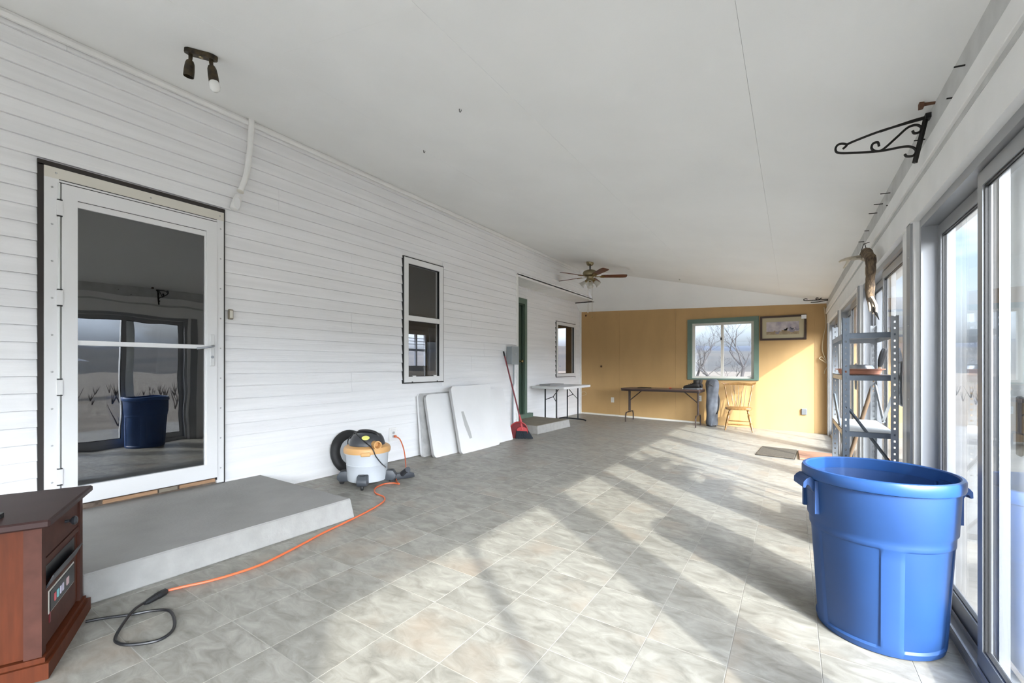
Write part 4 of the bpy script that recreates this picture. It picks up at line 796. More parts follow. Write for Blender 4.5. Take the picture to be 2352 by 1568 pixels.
def outlet(name, M, label, mplate='white_metal', blank=False, msock='cream_trim'):
    t = thing(name, M.translation, label=label, category='outlet'); L3 = M
    bm = BM(); prism(bm, [(p[0] - 0.036, p[1] - 0.058) for p in rrect(0.072, 0.116, 0.006, 3)], 'z', 0, 0.006); xf(bm, L3); obj('plate', bm, mplate, t, world=True)
    if not blank:
        for s in (-1, 1):
            bm = BM(); prism(bm, [(p[0] - 0.017, p[1] - 0.014 + s * 0.02) for p in rrect(0.034, 0.028, 0.008, 3)], 'z', 0.006, 0.008); xf(bm, L3); sk = obj('socket', bm, msock, t, world=True)
            for q in (-1, 1): bm = BM(); box(bm, (q * 0.007 - 0.0012, s * 0.02 - 0.004, 0.008), (q * 0.007 + 0.0012, s * 0.02 + 0.005, 0.0086)); xf(bm, L3); obj('slot', bm, 'gasket', t, world=True)
    return t
WX = lambda y, z, x=XL: Matrix.Translation((x, y, z)) @ Matrix(((0, 0, 1, 0), (1, 0, 0, 0), (0, 1, 0, 0), (0, 0, 0, 1)))
WY = lambda x, z: Matrix.Translation((x, YB, z)) @ Matrix(((1, 0, 0, 0), (0, 0, -1, 0), (0, 1, 0, 0), (0, 0, 0, 1)))
oo = outlet('wall_outlet', WX(3.445, 0.355, XL + 0.006), 'white outlet with raised block on the siding above the orange cord', msock='table_edge')
bm = BM(); prism(bm, [(p[0] - 0.055, p[1] - 0.075) for p in rrect(0.11, 0.15, 0.006, 3)], 'z', -0.008, 0.0); xf(bm, WX(3.445, 0.355, XL + 0.006)); obj('mounting_block', bm, 'white_paint', oo, world=True)
outlet('wall_outlet', WY(-3.466, 0.353), 'cream outlet on the ochre wall left of the brown table', 'cream_trim')
outlet('wall_outlet', WY(-1.60, 0.46), 'white outlet on the ochre wall behind the brown table end', 'white_metal')
gx = thing('switch_box', (0.20, YB, 0.24), label='grey surface switch box on the ochre wall near the glass', category='box')
bm = BM(); box(bm, (0.158, YB - 0.032, 0.232), (0.242, YB, 0.345)); bevel(bm, 0.005, 1); obj('body', bm, 'panel_grey', gx, world=True); bm = BM(); box(bm, (0.164, YB - 0.036, 0.238), (0.236, YB - 0.031, 0.339)); obj('cover', bm, 'galvanised', gx, world=True)
db = thing('doorbell', (XL, 1.745, 1.51), label='small beige doorbell button beside the storm door', category='doorbell')
bm = BM(); box(bm, (XL, 1.722, 1.505), (XL + 0.022, 1.757, 1.585)); bevel(bm, 0.004, 1); obj('housing', bm, 'concrete_tan', db, world=True); bm = BM(); box(bm, (XL + 0.022, 1.729, 1.515), (XL + 0.026, 1.750, 1.575)); obj('button', bm, 'cream_trim', db, world=True)
cd = thing('conduit_pipe', (XL, 1.80, 2.35), label='white bent conduit pipe running from ceiling to a small junction body', category='pipe')
xx = XL + 0.035; pth = [onx(578, 268, xx), onx(577, 300, xx), onx(573, 350, xx), onx(566, 400, xx), onx(552, 440, xx)]
bm = BM(); tube(bm, smooth_path(pth, 5), 0.0215, 14); obj('pipe', bm, 'white_paint', cd, True, world=True)
pc = onx(541, 468, xx); q = (onx(552, 444, xx) - onx(536, 486, xx)).normalized()
bm = BM(); tube(bm, [pc - q * 0.055, pc - q * 0.05, pc + q * 0.045, pc + q * 0.055, pc + q * 0.075], [0.012, 0.030, 0.030, 0.026, 0.024], 14); obj('junction_body', bm, 'white_paint', cd, True, world=True)
bm = BM(); lathe(bm, [(0.024, 0), (0.026, 0.004), (0.022, 0.007), (0, 0.007)], 16, Matrix.Translation(pc + Vector((0.027, 0, 0))) @ RX @ Matrix.Diagonal((2.0, 1, 1, 1))); obj('cover', bm, 'white_metal', cd, world=True)
bm = BM(); lathe(bm, [(0.022, -0.006), (0.026, -0.004), (0.026, 0.004), (0.022, 0.006)], 16, Matrix.Translation(pth[-1]) @ q.to_track_quat('Z', 'Y').to_matrix().to_4x4()); obj('collar', bm, 'cream_trim', cd, True, world=True)

# ---- twin spotlight on the ceiling
TA = math.radians(45); tcx, tcy = -2.985, 1.205; ts = thing('ceiling_spotlight', (tcx, tcy, ceil_z(tcx)), label='dark bronze twin ceiling spotlight with one white bulb', category='light')
Mt = Matrix.Rotation(math.atan(0.2033), 4, 'Y') @ Matrix.Rotation(TA, 4, 'Z')
bm = BM(); prism(bm, [(p[0] - 0.088, p[1] - 0.030) for p in rrect(0.176, 0.06, 0.029, 6)], 'z', -0.026, -0.001); bevel(bm, 0.003, 1); xf(bm, Mt); obj('base', bm, 'bronze', ts)
bm = BM(); lathe(bm, [(0.010, -0.032), (0.012, -0.028), (0.012, -0.024)], 12, Mt @ Matrix.Translation((0.0, 0, 0))); obj('cap_nut', bm, 'antique_brass', ts)
for k, (lx, d) in enumerate(((-0.055, Vector((-0.12, -0.05, -1))), (0.055, Vector((0.10, 0.10, -1))))):
    p = Mt @ Vector((lx, 0, -0.026)); d.normalize(); bm = BM(); tube(bm, [p, p + Vector((0, 0, -0.018)), p + Vector((0, 0, -0.022)) + d * 0.02], [0.012, 0.011, 0.010], 10)
    hdp = obj('swivel', bm, 'bronze', ts, True); s0 = p + Vector((0, 0, -0.022)) + d * 0.016
    Ml = Matrix.Translation(s0) @ d.to_track_quat('Z', 'Y').to_matrix().to_4x4(); bm = BM(); lathe(bm, [(0, 0), (0.018, 0.003), (0.024, 0.02), (0.027, 0.06), (0.027, 0.095), (0.024, 0.095), (0.022, 0.03), (0, 0.03)], 20, Ml); obj('lamp_holder', bm, 'bronze', ts, True)
    if k == 1: bm = BM(); lathe(bm, [(0.014, 0.06), (0.020, 0.085), (0.028, 0.105), (0.030, 0.122), (0.026, 0.140), (0.015, 0.152), (0, 0.155)], 20, Ml); obj('light_bulb', bm, 'bulb', ts, True)

# ---- ceiling fan
fx, fy = -3.122, 7.55; fz = ceil_z(fx); fan = thing('ceiling_fan', (fx, fy, fz), label='brass ceiling fan with five brown blades and glass light kit', category='fan')
bm = BM(); lathe(bm, [(0.0, 0.012), (0.068, 0.008), (0.070, -0.012), (0.060, -0.045), (0.042, -0.062), (0.015, -0.066), (0, -0.066)], 28); obj('canopy', bm, 'antique_brass', fan, True)
bm = BM(); tube(bm, [(0, 0, -0.05), (0, 0, -0.15)], 0.013, 12); obj('downrod', bm, 'black_metal', fan, True)
bm = BM(); lathe(bm, [(0, -0.125), (0.03, -0.135), (0.09, -0.152), (0.125, -0.175), (0.135, -0.21), (0.125, -0.245), (0.10, -0.258), (0.065, -0.27), (0.06, -0.30), (0.075, -0.31), (0.075, -0.33), (0.045, -0.35), (0, -0.352)], 36); obj('motor', bm, 'antique_brass', fan, True)
for k in range(5):
    a = math.radians(28 + 72 * k); M = Matrix.Rotation(a, 4, 'Z') @ Matrix.Translation((0, 0, -0.262)) @ Matrix.Rotation(math.radians(-11), 4, 'X')
    outb = [(0.20, -0.048), (0.24, -0.056), (0.60, -0.068), (0.655, -0.060), (0.668, -0.040), (0.668, 0.040), (0.655, 0.060), (0.60, 0.068), (0.24, 0.056), (0.20, 0.048)]
    bm = BM(); prism(bm, outb, 'z', -0.004, 0.004); xf(bm, M); bl = obj('blade', bm, 'blade_wood', fan)
    bm = BM(); prism(bm, [(0.09, -0.014), (0.17, -0.010), (0.20, -0.034), (0.255, -0.040), (0.275, -0.012), (0.275, 0.012), (0.255, 0.040), (0.20, 0.034), (0.17, 0.010), (0.09, 0.014)], 'z', -0.012, -0.004); xf(bm, M); obj('blade_iron', bm, 'brass', fan)
for k in range(4):
    a = math.radians(20 + 90 * k); d = Vector((math.cos(a) * 0.75, math.sin(a) * 0.75, -0.66)); p = Vector((math.cos(a) * 0.05, math.sin(a) * 0.05, -0.325))
    Ml = Matrix.Translation(p) @ d.to_track_quat('Z', 'Y').to_matrix().to_4x4(); bm = BM(); lathe(bm, [(0.014, 0), (0.022, 0.02), (0.026, 0.05), (0.024, 0.052)], 14, Ml); arm = obj('socket_cup', bm, 'brass', fan, True)
    bm = BM(); lathe(bm, [(0.024, 0.045), (0.036, 0.065), (0.042, 0.095), (0.050, 0.125), (0.062, 0.145), (0.059, 0.146), (0.047, 0.126), (0.039, 0.096), (0.033, 0.067), (0.022, 0.048)], 24, Ml); obj('glass_shade', bm, 'frosted', fan, True)
for (dx, dy, zb, m) in ((-0.055, 0.03, -0.90, 'cream_trim'), (0.05, -0.03, -1.0, 'brass')):
    bm = BM(); tube(bm, [(dx, dy, -0.33), (dx, dy, zb)], 0.0022, 5); ch = obj('pull_chain', bm, 'brass', fan); bm = BM(); lathe(bm, [(0, zb - 0.03), (0.007, zb - 0.026), (0.009, zb - 0.012), (0.004, zb), (0, zb)], 10, Matrix.Translation((dx, dy, 0))); obj('pull_knob', bm, m, ch, True)

# ---- white folding table in the alcove
def legset(t, y, xs_, z1, m, foot):
    pass
wt = thing('folding_table', (-3.86, 7.9, fl(-3.86, 7.9)), label='white folding table with black legs standing open in the alcove', category='table'); zt_ = 0.745 - fl(-3.86, 7.9)
bm = BM(); prism(bm, [(p[0] - 0.36, p[1] - 0.62) for p in rrect(0.72, 1.235, 0.035, 4)], 'z', zt_ - 0.045, zt_); bevel(bm, 0.004, 1); obj('table_top', bm, 'table_white', wt)
for sy in (-1, 1):
    y = 0.49 * sy - 0.02
    for sx in (-0.12, 0.12): bm = BM(); tube(bm, [(sx + 0.01, y, 0.0 + 0.02 + fl(sx, y)), (sx + 0.01, y, zt_ - 0.04)], 0.014, 10); obj('leg', bm, 'black_metal', wt, True)
    bm = BM(); tube(bm, smooth_path([(-0.30, y, 0.012 + fl(-.3, y)), (-0.22, y, 0.03 + fl(-.2, y)), (0, y, 0.036 + fl(0, y)), (0.24, y, 0.03 + fl(.2, y)), (0.31, y, 0.014 + fl(.3, y))], 4), 0.015, 8); obj('foot_bar', bm, 'black_metal', wt, True)
    bm = BM(); tube(bm, [(-0.11, y, 0.48), (0.04, y - sy * 0.04, 0.54), (0.04, y - sy * 0.30, zt_ - 0.05)], 0.008, 8); tube(bm, [(0.13, y, 0.44), (0.04, y - sy * 0.04, 0.54)], 0.006, 8); obj('brace', bm, 'black_metal', wt, True)
bm = BM(); box(bm, (-4.17, 7.52, 0.747), (-3.93, 8.12, 0.775)); bevel(bm, 0.004, 1); based('flat_case', bm, 'table_grey', (-4.05, 7.8, 0.746), label='flat grey case lying on the alcove table', category='case')

# ---- brown folding table, boot, grey bag, Windsor chair
bt = thing('brown_folding_table', (-2.22, 9.20, fl(-2.22, 9.2)), label='long narrow brown folding table along the ochre wall', category='table'); zt_ = 0.715
bm = BM(); prism(bm, [(p[0] - 0.77, p[1] - 0.34) for p in rrect(1.54, 0.62, 0.03, 4)], 'z', zt_ - 0.020, zt_); obj('table_top', bm, 'walnut_top', bt)
bm = BM(); prism(bm, [(p[0] - 0.765, p[1] - 0.335) for p in rrect(1.53, 0.61, 0.03, 4)], 'z', zt_ - 0.055, zt_ - 0.020); obj('apron', bm, 'brown_metal', bt)
for sx in (-1, 1):
    x = sx * 0.68; bm = BM()
    for dy in (-0.05, 0.05): pass
    for y in (-0.06, 0.02): bm = BM(); tube(bm, [(x, y, zt_ - 0.05), (x, y, 0.21 + fl(x, y))], 0.012, 10); obj('leg', bm, 'brown_metal', bt, True)
    bm = BM(); tube(bm, smooth_path([(x, -0.29, 0.0 + fl(x, -0.29)), (x, -0.285, 0.13), (x, -0.25, 0.195), (x, -0.2, 0.205), (x, 0.15, 0.205), (x, 0.20, 0.195), (x, 0.235, 0.13), (x, 0.24, 0.0 + fl(x, 0.24))], 4), 0.013, 10); obj('leg_hoop', bm, 'brown_metal', bt, True)
    bm = BM(); tube(bm, [(x, -0.02, 0.44), (x - sx * 0.27, -0.02, zt_ - 0.05)], 0.010, 8); obj('brace', bm, 'brown_metal', bt, True)
def boot(name, loc, rz, label):
    t = thing(name, loc, rz, label=label, category='boot')
    bm = BM(); prism(bm, rrect(0.30, 0.10, 0.045, 5), 'z', 0, 0.028); xf(bm, Matrix.Translation((-0.11, -0.05, 0))); obj('sole', bm, 'boot_grey', t)
    secs = [(-0.105, 0.040, 0.030, 0.105), (-0.07, 0.047, 0.030, 0.145), (-0.02, 0.045, 0.030, 0.140), (0.03, 0.043, 0.030, 0.115), (0.08, 0.045, 0.030, 0.092), (0.135, 0.046, 0.030, 0.082), (0.172, 0.036, 0.030, 0.068), (0.186, 0.012, 0.030, 0.045)]
    bm = BM(); rings = []
    for (x, wd, z0, z1) in secs: rings.append([bm.verts.new((x, wd * math.cos(a), z0 + (z1 - z0) * (0.5 + 0.5 * math.sin(a)))) for a in [2 * PI * k / 12 for k in range(12)]])
    for A, B_ in zip(rings, rings[1:]):
        for k in range(12): bm.faces.new((A[k], A[(k + 1) % 12], B_[(k + 1) % 12], B_[k]))
    bm.faces.new(rings[0][::-1]); bm.faces.new(rings[-1]); obj('upper', bm, 'boot', t, True)
    bm = BM(); lathe(bm, [(0.040, 0), (0.046, 0.03), (0.047, 0.055), (0.042, 0.058), (0.036, 0.03)], 16, Matrix.Translation((-0.055, 0, 0.125)) @ Matrix.Diagonal((1.2, 0.95, 1, 1))); obj('collar', bm, 'boot', t, True)
    for k in range(4): bm = BM(); tube(bm, [(0.00 + 0.028 * k, -0.03, 0.135 - 0.013 * k), (0.005 + 0.028 * k, 0, 0.146 - 0.013 * k), (0.00 + 0.028 * k, 0.03, 0.135 - 0.013 * k)], 0.004, 6); obj('lace', bm, 'boot_grey', t, True)
    return t
ztt = fl(-2.22, 9.2) + 0.715
boot('boot', (-1.60, 9.03, ztt + 0.001), math.radians(178), 'dark laced boot standing on the brown table, nearer the table edge'); boot('boot', (-1.57, 9.20, ztt + 0.001), math.radians(172), 'dark boot standing on the brown table behind the other boot')
for (x, y, L_, m, lab) in ((-2.55, 9.05, 0.28, 'black_metal', 'dark thin tool lying on the brown table'), (-2.05, 9.1, 0.05, 'red_plastic', 'tiny red item lying on the brown table'), (-1.78, 9.0, 0.035, 'cream_trim', 'tiny cream item lying on the brown table')):
    bm = BM(); tube(bm, [(x - L_ / 2, y, ztt + 0.011), (x - L_ * 0.2, y + 0.01, ztt + 0.013), (x + L_ / 2, y, ztt + 0.011)], [0.006, 0.010, 0.008], 8); based('hand_tool' if L_ > 0.2 else 'small_item', bm, m, (x, y, ztt), label=lab, category='tool' if L_ > 0.2 else 'item')
cbx, cby = -1.335, 9.42; cb = thing('camp_chair_bag', (cbx, cby, fl(cbx, cby)), label='tall grey fabric bag of a folded camp chair standing upright', category='bag')
rb = random.Random(3); bm = BM(); lathe(bm, [(0.0, 0.02), (0.085, 0.02), (0.10, 0.05), (0.102, 0.20), (0.108, 0.40), (0.104, 0.55), (0.112, 0.72), (0.118, 0.83), (0.105, 0.90), (0.06, 0.93), (0, 0.935)], 28, Matrix.Rotation(math.radians(2), 4, 'Y'), lambda a, z, r: 0.012 * math.sin(3 * a + 5 * z) + 0.007 * math.sin(7 * a - 11 * z)); obj('bag', bm, 'grey_cloth', cb, True)
bm = BM(); lathe(bm, [(0, 0), (0.088, 0), (0.09, 0.03), (0.086, 0.034)], 24); obj('base_cap', bm, 'boot', cb, True)
bm = BM(); tube(bm, smooth_path([(0.10, -0.05, 0.72), (0.145, -0.04, 0.55), (0.135, -0.04, 0.35), (0.10, -0.05, 0.25)], 5), 0.012, 6); obj('strap', bm, 'boot', cb, True)
bm = BM(); tube(bm, smooth_path([(-0.06, -0.09, 0.80), (0.0, -0.122, 0.83), (0.07, -0.10, 0.78)], 5), 0.008, 6); obj('drawstring_hem', bm, 'boot_grey', cb, True)

wc = thing('windsor_chair', (-0.835, 9.22, fl(-0.835, 9.22)), math.radians(6), label='oak Windsor chair with spindle back standing by the ochre wall', category='chair')
# local: front -y, back +y
SZ = 0.425
bm = BM(); outs = [(-0.20, -0.19), (-0.12, -0.215), (0.12, -0.215), (0.20, -0.19), (0.225, -0.08), (0.205, 0.10), (0.17, 0.19), (0.09, 0.215), (-0.09, 0.215), (-0.17, 0.19), (-0.205, 0.10), (-0.225, -0.08)]
prism(bm, outs, 'z', SZ - 0.036, SZ); bevel(bm, 0.008, 2); obj('seat', bm, 'oak', wc, True)
def turned(name, a, b_, prof, parent=wc):
    a, b_ = Vector(a), Vector(b_); L_ = (b_ - a).length; bm = BM(); lathe(bm, [(0, 0)] + [(r, t * L_) for t, r in prof] + [(0, L_)], 12, Matrix.Translation(a) @ (b_ - a).to_track_quat('Z', 'Y').to_matrix().to_4x4()); return obj(name, bm, 'oak', parent, True)
LEG = [(0.0, 0.013), (0.25, 0.020), (0.34, 0.013), (0.38, 0.021), (0.42, 0.014), (0.50, 0.021), (0.62, 0.024), (0.72, 0.014), (0.76, 0.023), (0.80, 0.014), (0.9, 0.019), (1.0, 0.014)]
ft_ = {}
for sx in (-1, 1):
    for sy, nm in ((-1, 'f'), (1, 'b')):
        foot = Vector((sx * 0.225, sy * 0.225, 0.0 + fl(sx * 0.2, sy * 0.2))); topv = Vector((sx * 0.145, sy * 0.13, SZ - 0.03)); ft_[(sx, sy)] = (foot, topv); turned('leg', foot, topv, LEG)
STR_ = [(0.0, 0.007), (0.3, 0.010), (0.5, 0.016), (0.7, 0.010), (1.0, 0.007)]
at = lambda k, t: ft_[k][0].lerp(ft_[k][1], t)
for sy, t in ((-1, 0.30), (1, 0.36)): turned('stretcher', at((-1, sy), t), at((1, sy), t), STR_)
for sx in (-1, 1): turned('stretcher', at((sx, -1), 0.50), at((sx, 1), 0.50), STR_)
SP = [(0.0, 0.006), (0.35, 0.0085), (0.7, 0.006), (1.0, 0.005)]
CR = 0.85
for k in range(7):
    f = (k - 3) / 3; a = (f * 0.135, 0.185 - 0.03 * abs(f), SZ - 0.01); b_ = (f * 0.205, 0.285 - 0.02 * f * f, CR - 0.02)
    if abs(k - 3) < 3: turned('spindle', a, b_, SP)
for sx in (-1, 1):
    turned('back_post', (sx * 0.165, 0.15, SZ - 0.01), (sx * 0.245, 0.265, CR - 0.01), [(0, 0.010), (0.15, 0.015), (0.22, 0.009), (0.27, 0.016), (0.32, 0.010), (0.6, 0.014), (0.82, 0.009), (0.86, 0.015), (0.92, 0.009), (1, 0.010)])
    turned('brace_spindle', (sx * 0.02, 0.225, SZ - 0.015), (sx * 0.095, 0.290, CR - 0.02), SP)
bm = BM(); n = 24; rings = []
for k in range(n + 1):
    f = -1 + 2 * k / n; x = f * 0.295; y = 0.295 - 0.045 * f * f; hh = 0.028 * (1 - 0.35 * abs(f)); zc = CR + 0.012 * math.cos(f * PI) * 0.6 + (0.030 * max(0, abs(f) - 0.75) / 0.25)
    rings.append([bm.verts.new((x, y + 0.010 * math.cos(a), zc + hh * math.sin(a))) for a in [2 * PI * j / 10 for j in range(10)]])
for A, B_ in zip(rings, rings[1:]):
    for j in range(10): bm.faces.new((A[j], A[(j + 1) % 10], B_[(j + 1) % 10], B_[j]))
bm.faces.new(rings[0][::-1]); bm.faces.new(rings[-1]); obj('crest_rail', bm, 'oak', wc, True)

# ---- framed picture of quails
pc_ = thing('framed_picture', (-0.135, YB, 1.62), label='brown framed picture of ground birds beside the end window', category='picture')
def pbx(nm, x0, x1, z0, z1, d0, d1, m, parent=pc_): b2 = BM(); box(b2, (x0, YB - d1, z0), (x1, YB - d0, z1)); return obj(nm, b2, m, parent, world=True)
px0, px1, pz0, pz1 = -0.508, 0.236, 1.622, 2.085; fw = 0.036
for a in ((px0, px1, pz1 - fw, pz1), (px0, px1, pz0, pz0 + fw), (px0, px0 + fw, pz0 + fw, pz1 - fw), (px1 - fw, px1, pz0 + fw, pz1 - fw)): pbx('frame_side', *a, 0.002, 0.030, 'frame_brown')
mb_ = pbx('mat_board', px0 + fw, px1 - fw, pz0 + fw, pz1 - fw, 0.004, 0.014, 'mat_board'); ax0, ax1, az0, az1 = px0 + 0.105, px1 - 0.115, pz0 + 0.105, pz1 - 0.115
art = pbx('artwork', ax0, ax1, az0, az1, 0.014, 0.016, 'painting'); pbx('painted_ground', ax0, ax1, az0, az0 + 0.06, 0.016, 0.0165, 'painting_ground')
def bird(x, z, s, m, flip=1):
    pts = [(-0.9, -0.1), (-0.5, -0.55), (0.1, -0.6), (0.5, -0.2), (0.55, 0.35), (0.75, 0.5), (0.72, 0.72), (0.5, 0.85), (0.28, 0.7), (0.15, 0.35), (-0.4, 0.15), (-1.0, 0.25)]
    b2 = BM(); prism(b2, [(x + flip * s * p[0], z + s * p[1]) for p in pts], 'y', YB - 0.0175, YB - 0.0165); obj('painted_bird', b2, m, pc_, world=True)
bird(-0.10, 1.80, 0.06, 'bird_tan'); bird(-0.085, 1.822, 0.04, 'bird_dark'); bird(0.00, 1.805, 0.065, 'bird_grey', -1); bird(0.005, 1.835, 0.038, 'bird_dark', -1); bird(-0.29, 1.765, 0.05, 'bird_tan'); bird(-0.215, 1.765, 0.045, 'bird_grey'); bird(0.085, 1.82, 0.045, 'bird_grey', -1)
pbx('price_sticker', px1 - 0.080, px1 - 0.002, pz1 - 0.080, pz1 - 0.010, 0.030, 0.0315, 'paper')

# ---- hanging beige cable in the corner
cbl = [ony(1893, 705, YB - 0.03), ony(1897, 745, YB - 0.03), ony(1891, 775, YB - 0.03), ony(1889, 805, YB - 0.04), ony(1899, 832, YB - 0.05), ony(1890, 828, YB - 0.07), ony(1882, 823, YB - 0.05), ony(1889, 820, YB - 0.04), ony(1901, 838, YB - 0.04), ony(1895, 850, YB - 0.04), ony(1893, 858, YB - 0.04)]
bm = BM(); tube(bm, smooth_path(cbl, 5), 0.0075, 6); based('hanging_cable', bm, 'beige_cord', cbl[-1], True, label='beige cable hanging in a loose loop down the wall corner', category='cable')
bm = BM(); tube(bm, smooth_path([(XA + 0.03, YB - 0.02, 0.50), (XA + 0.10, YB - 0.03, 0.53), (XA + 0.16, YB - 0.03, 0.48), (XA + 0.09, YB - 0.03, 0.43), (XA + 0.03, YB - 0.02, 0.42)], 5), 0.005, 6); based('wire_loop', bm, 'beige_cord', (XA + 0.03, YB, 0.42), True, label='short cream wire loop sticking out of the far left corner', category='wire')

# ---- doormat and board
dm = thing('doormat', (-0.165, 7.02, fl(-0.165, 7.02)), math.radians(-3), label='dark brown bristle doormat lying on the sunny tiles', category='mat')
bm = BM(); P = [(-0.215, -0.37), (0.215, -0.37), (0.215, 0.37), (-0.215, 0.37)]; hexa(bm, [(x, y, fl(x, y) + 0.001) for x, y in P] + [(x, y, fl(x, y) + 0.018) for x, y in P]); bevel(bm, 0.005, 1); obj('pile', bm, 'door_mat', dm)
bm = BM(); P = [(-0.222, -0.377), (0.222, -0.377), (0.222, 0.377), (-0.222, 0.377)]; hexa(bm, [(x, y, fl(x, y)) for x, y in P] + [(x, y, fl(x, y) + 0.006) for x, y in P]); obj('backing', bm, 'rubber', dm)
bm = BM(); P = [(0.085, 6.66), (0.47, 6.66), (0.47, 7.30), (0.075, 7.30)]; hexa(bm, [(x, y, fl(x, y) + 0.001) for x, y in P] + [(x, y, fl(x, y) + 0.026) for x, y in P]); bevel(bm, 0.006, 1); based('wooden_board', bm, 'plank_red', (0.27, 6.98, fl(0.27, 6.98)), label='worn reddish wooden board lying beside the doormat', category='board')

# ---- galvanised metal shelf
shx0, shx1, shy0, shy1 = 0.262, 0.525, 3.34, 4.12; sh = thing('metal_shelf', (0.39, 3.73, fl(0.39, 3.73)), label='narrow galvanised metal shelf with punched posts beside the glass doors', category='shelf')
ZT = 1.425
def angle_post(x, y, sx, sy, m):
    z0 = fl(x, y); bm = BM(); fwid = 0.036; th = 0.002; n = 40; st = (ZT - z0) / n
    for (ax, ay, bx_, by_) in ((x, y, x + sx * fwid, y + sy * th), (x, y, x + sx * th, y + sy * fwid)):
        lx = abs(bx_ - ax) > 0.01
        for f0, f1 in ((0, 0.38), (0.62, 1)):
            if lx: a, b_ = (ax + sx * fwid * f0, ay), (ax + sx * fwid * f1, by_)
            else: a, b_ = (ax, ay + sy * fwid * f0), (bx_, ay + sy * fwid * f1)
            box(bm, (min(a[0], b_[0]), min(a[1], b_[1]), z0), (max(a[0], b_[0]), max(a[1], b_[1]), ZT))
        if lx: a, b_ = (ax + sx * fwid * 0.38, ay), (ax + sx * fwid * 0.62, by_)
        else: a, b_ = (ax, ay + sy * fwid * 0.38), (bx_, ay + sy * fwid * 0.62)
        for k in range(n): box(bm, (min(a[0], b_[0]), min(a[1], b_[1]), z0 + k * st + 0.006), (max(a[0], b_[0]), max(a[1], b_[1]), z0 + (k + 1) * st - 0.006))
    obj('post', bm, m, sh, world=True)
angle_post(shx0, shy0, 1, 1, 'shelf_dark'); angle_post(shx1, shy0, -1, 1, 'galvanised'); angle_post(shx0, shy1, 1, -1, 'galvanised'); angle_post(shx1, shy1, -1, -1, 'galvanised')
for z, m in ((1.330, 'galvanised'), (1.075, 'galvanised'), (0.735, 'shelf_board'), (0.22, 'galvanised')):
    bm = BM(); box(bm, (shx0 + 0.003, shy0 + 0.003, z - 0.002), (shx1 - 0.003, shy1 - 0.003, z)); sp = obj('shelf_tray', bm, m, sh, world=True)
    for a, b_ in (((shx0 + 0.003, shy0 + 0.003, z - 0.032), (shx1 - 0.003, shy0 + 0.006, z)), ((shx0 + 0.003, shy1 - 0.006, z - 0.032), (shx1 - 0.003, shy1 - 0.003, z)), ((shx0 + 0.003, shy0 + 0.006, z - 0.032), (shx0 + 0.006, shy1 - 0.006, z)), ((shx1 - 0.006, shy0 + 0.006, z - 0.032), (shx1 - 0.003, shy1 - 0.006, z))):
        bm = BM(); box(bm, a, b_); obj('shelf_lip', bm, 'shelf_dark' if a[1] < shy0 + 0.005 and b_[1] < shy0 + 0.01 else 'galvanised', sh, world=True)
def strap(a, b_, m): bm = BM(); tube(bm, [a, b_], 0.0085, 4); obj('cross_brace', bm, m, sh, world=True)
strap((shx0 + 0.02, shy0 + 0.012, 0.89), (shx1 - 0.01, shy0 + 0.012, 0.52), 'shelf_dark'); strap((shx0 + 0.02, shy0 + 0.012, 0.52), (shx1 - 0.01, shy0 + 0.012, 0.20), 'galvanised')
strap((shx0 + 0.012, shy1 - 0.02, 0.92), (shx0 + 0.012, shy0 + 0.03, 0.62), 'galvanised'); strap((shx1 - 0.012, shy0 + 0.02, 1.00), (shx1 - 0.012, shy1 - 0.35, 0.76), 'galvanised'); strap((shx1 - 0.012, shy1 - 0.02, 1.00), (shx1 - 0.012, shy1 - 0.38, 0.76), 'galvanised')
sx_, sy_ = 0.375, 3.62; sc_ = thing('plant_saucer', (sx_, sy_, 1.076), label='terracotta plastic plant saucer on the middle metal shelf', category='saucer')
bm = BM(); lathe(bm, [(0, 0.0), (0.098, 0.0), (0.105, 0.004), (0.115, 0.030), (0.130, 0.032), (0.130, 0.037), (0.112, 0.037), (0.100, 0.008), (0, 0.007)], 36); obj('dish', bm, 'terracotta', sc_, True)
bw = thing('metal_bowl', (sx_ - 0.005, sy_ - 0.01, 1.0835), label='upturned pale bowl resting in the terracotta saucer', category='bowl')
bm = BM(); lathe(bm, [(0.082, 0.0), (0.080, 0.030), (0.070, 0.050), (0.04, 0.056), (0, 0.057)], 28); obj('shell', bm, 'galvanised', bw, True)
ws = thing('walking_stick', (0.545, 4.20, fl(.545, 4.2)), label='wooden stick with black grip leaning behind the metal shelf', category='stick')
p0, p1 = Vector((0.30, 4.55, fl(.3, 4.55) + 0.01)), Vector((0.545, 4.165, 1.13)); bm = BM(); tube(bm, [p0, p1], 0.014, 10); obj('shaft', bm, 'stick_wood', ws, True, world=True); bm = BM(); tube(bm, smooth_path([p1, p1 + (p1 - p0) * 0.07, p1 + (p1 - p0) * 0.11], 3), [0.016, 0.02, 0.02, 0.021, 0.02, 0.018, 0.014], 10); obj('grip', bm, 'black_plastic', ws, True, world=True)

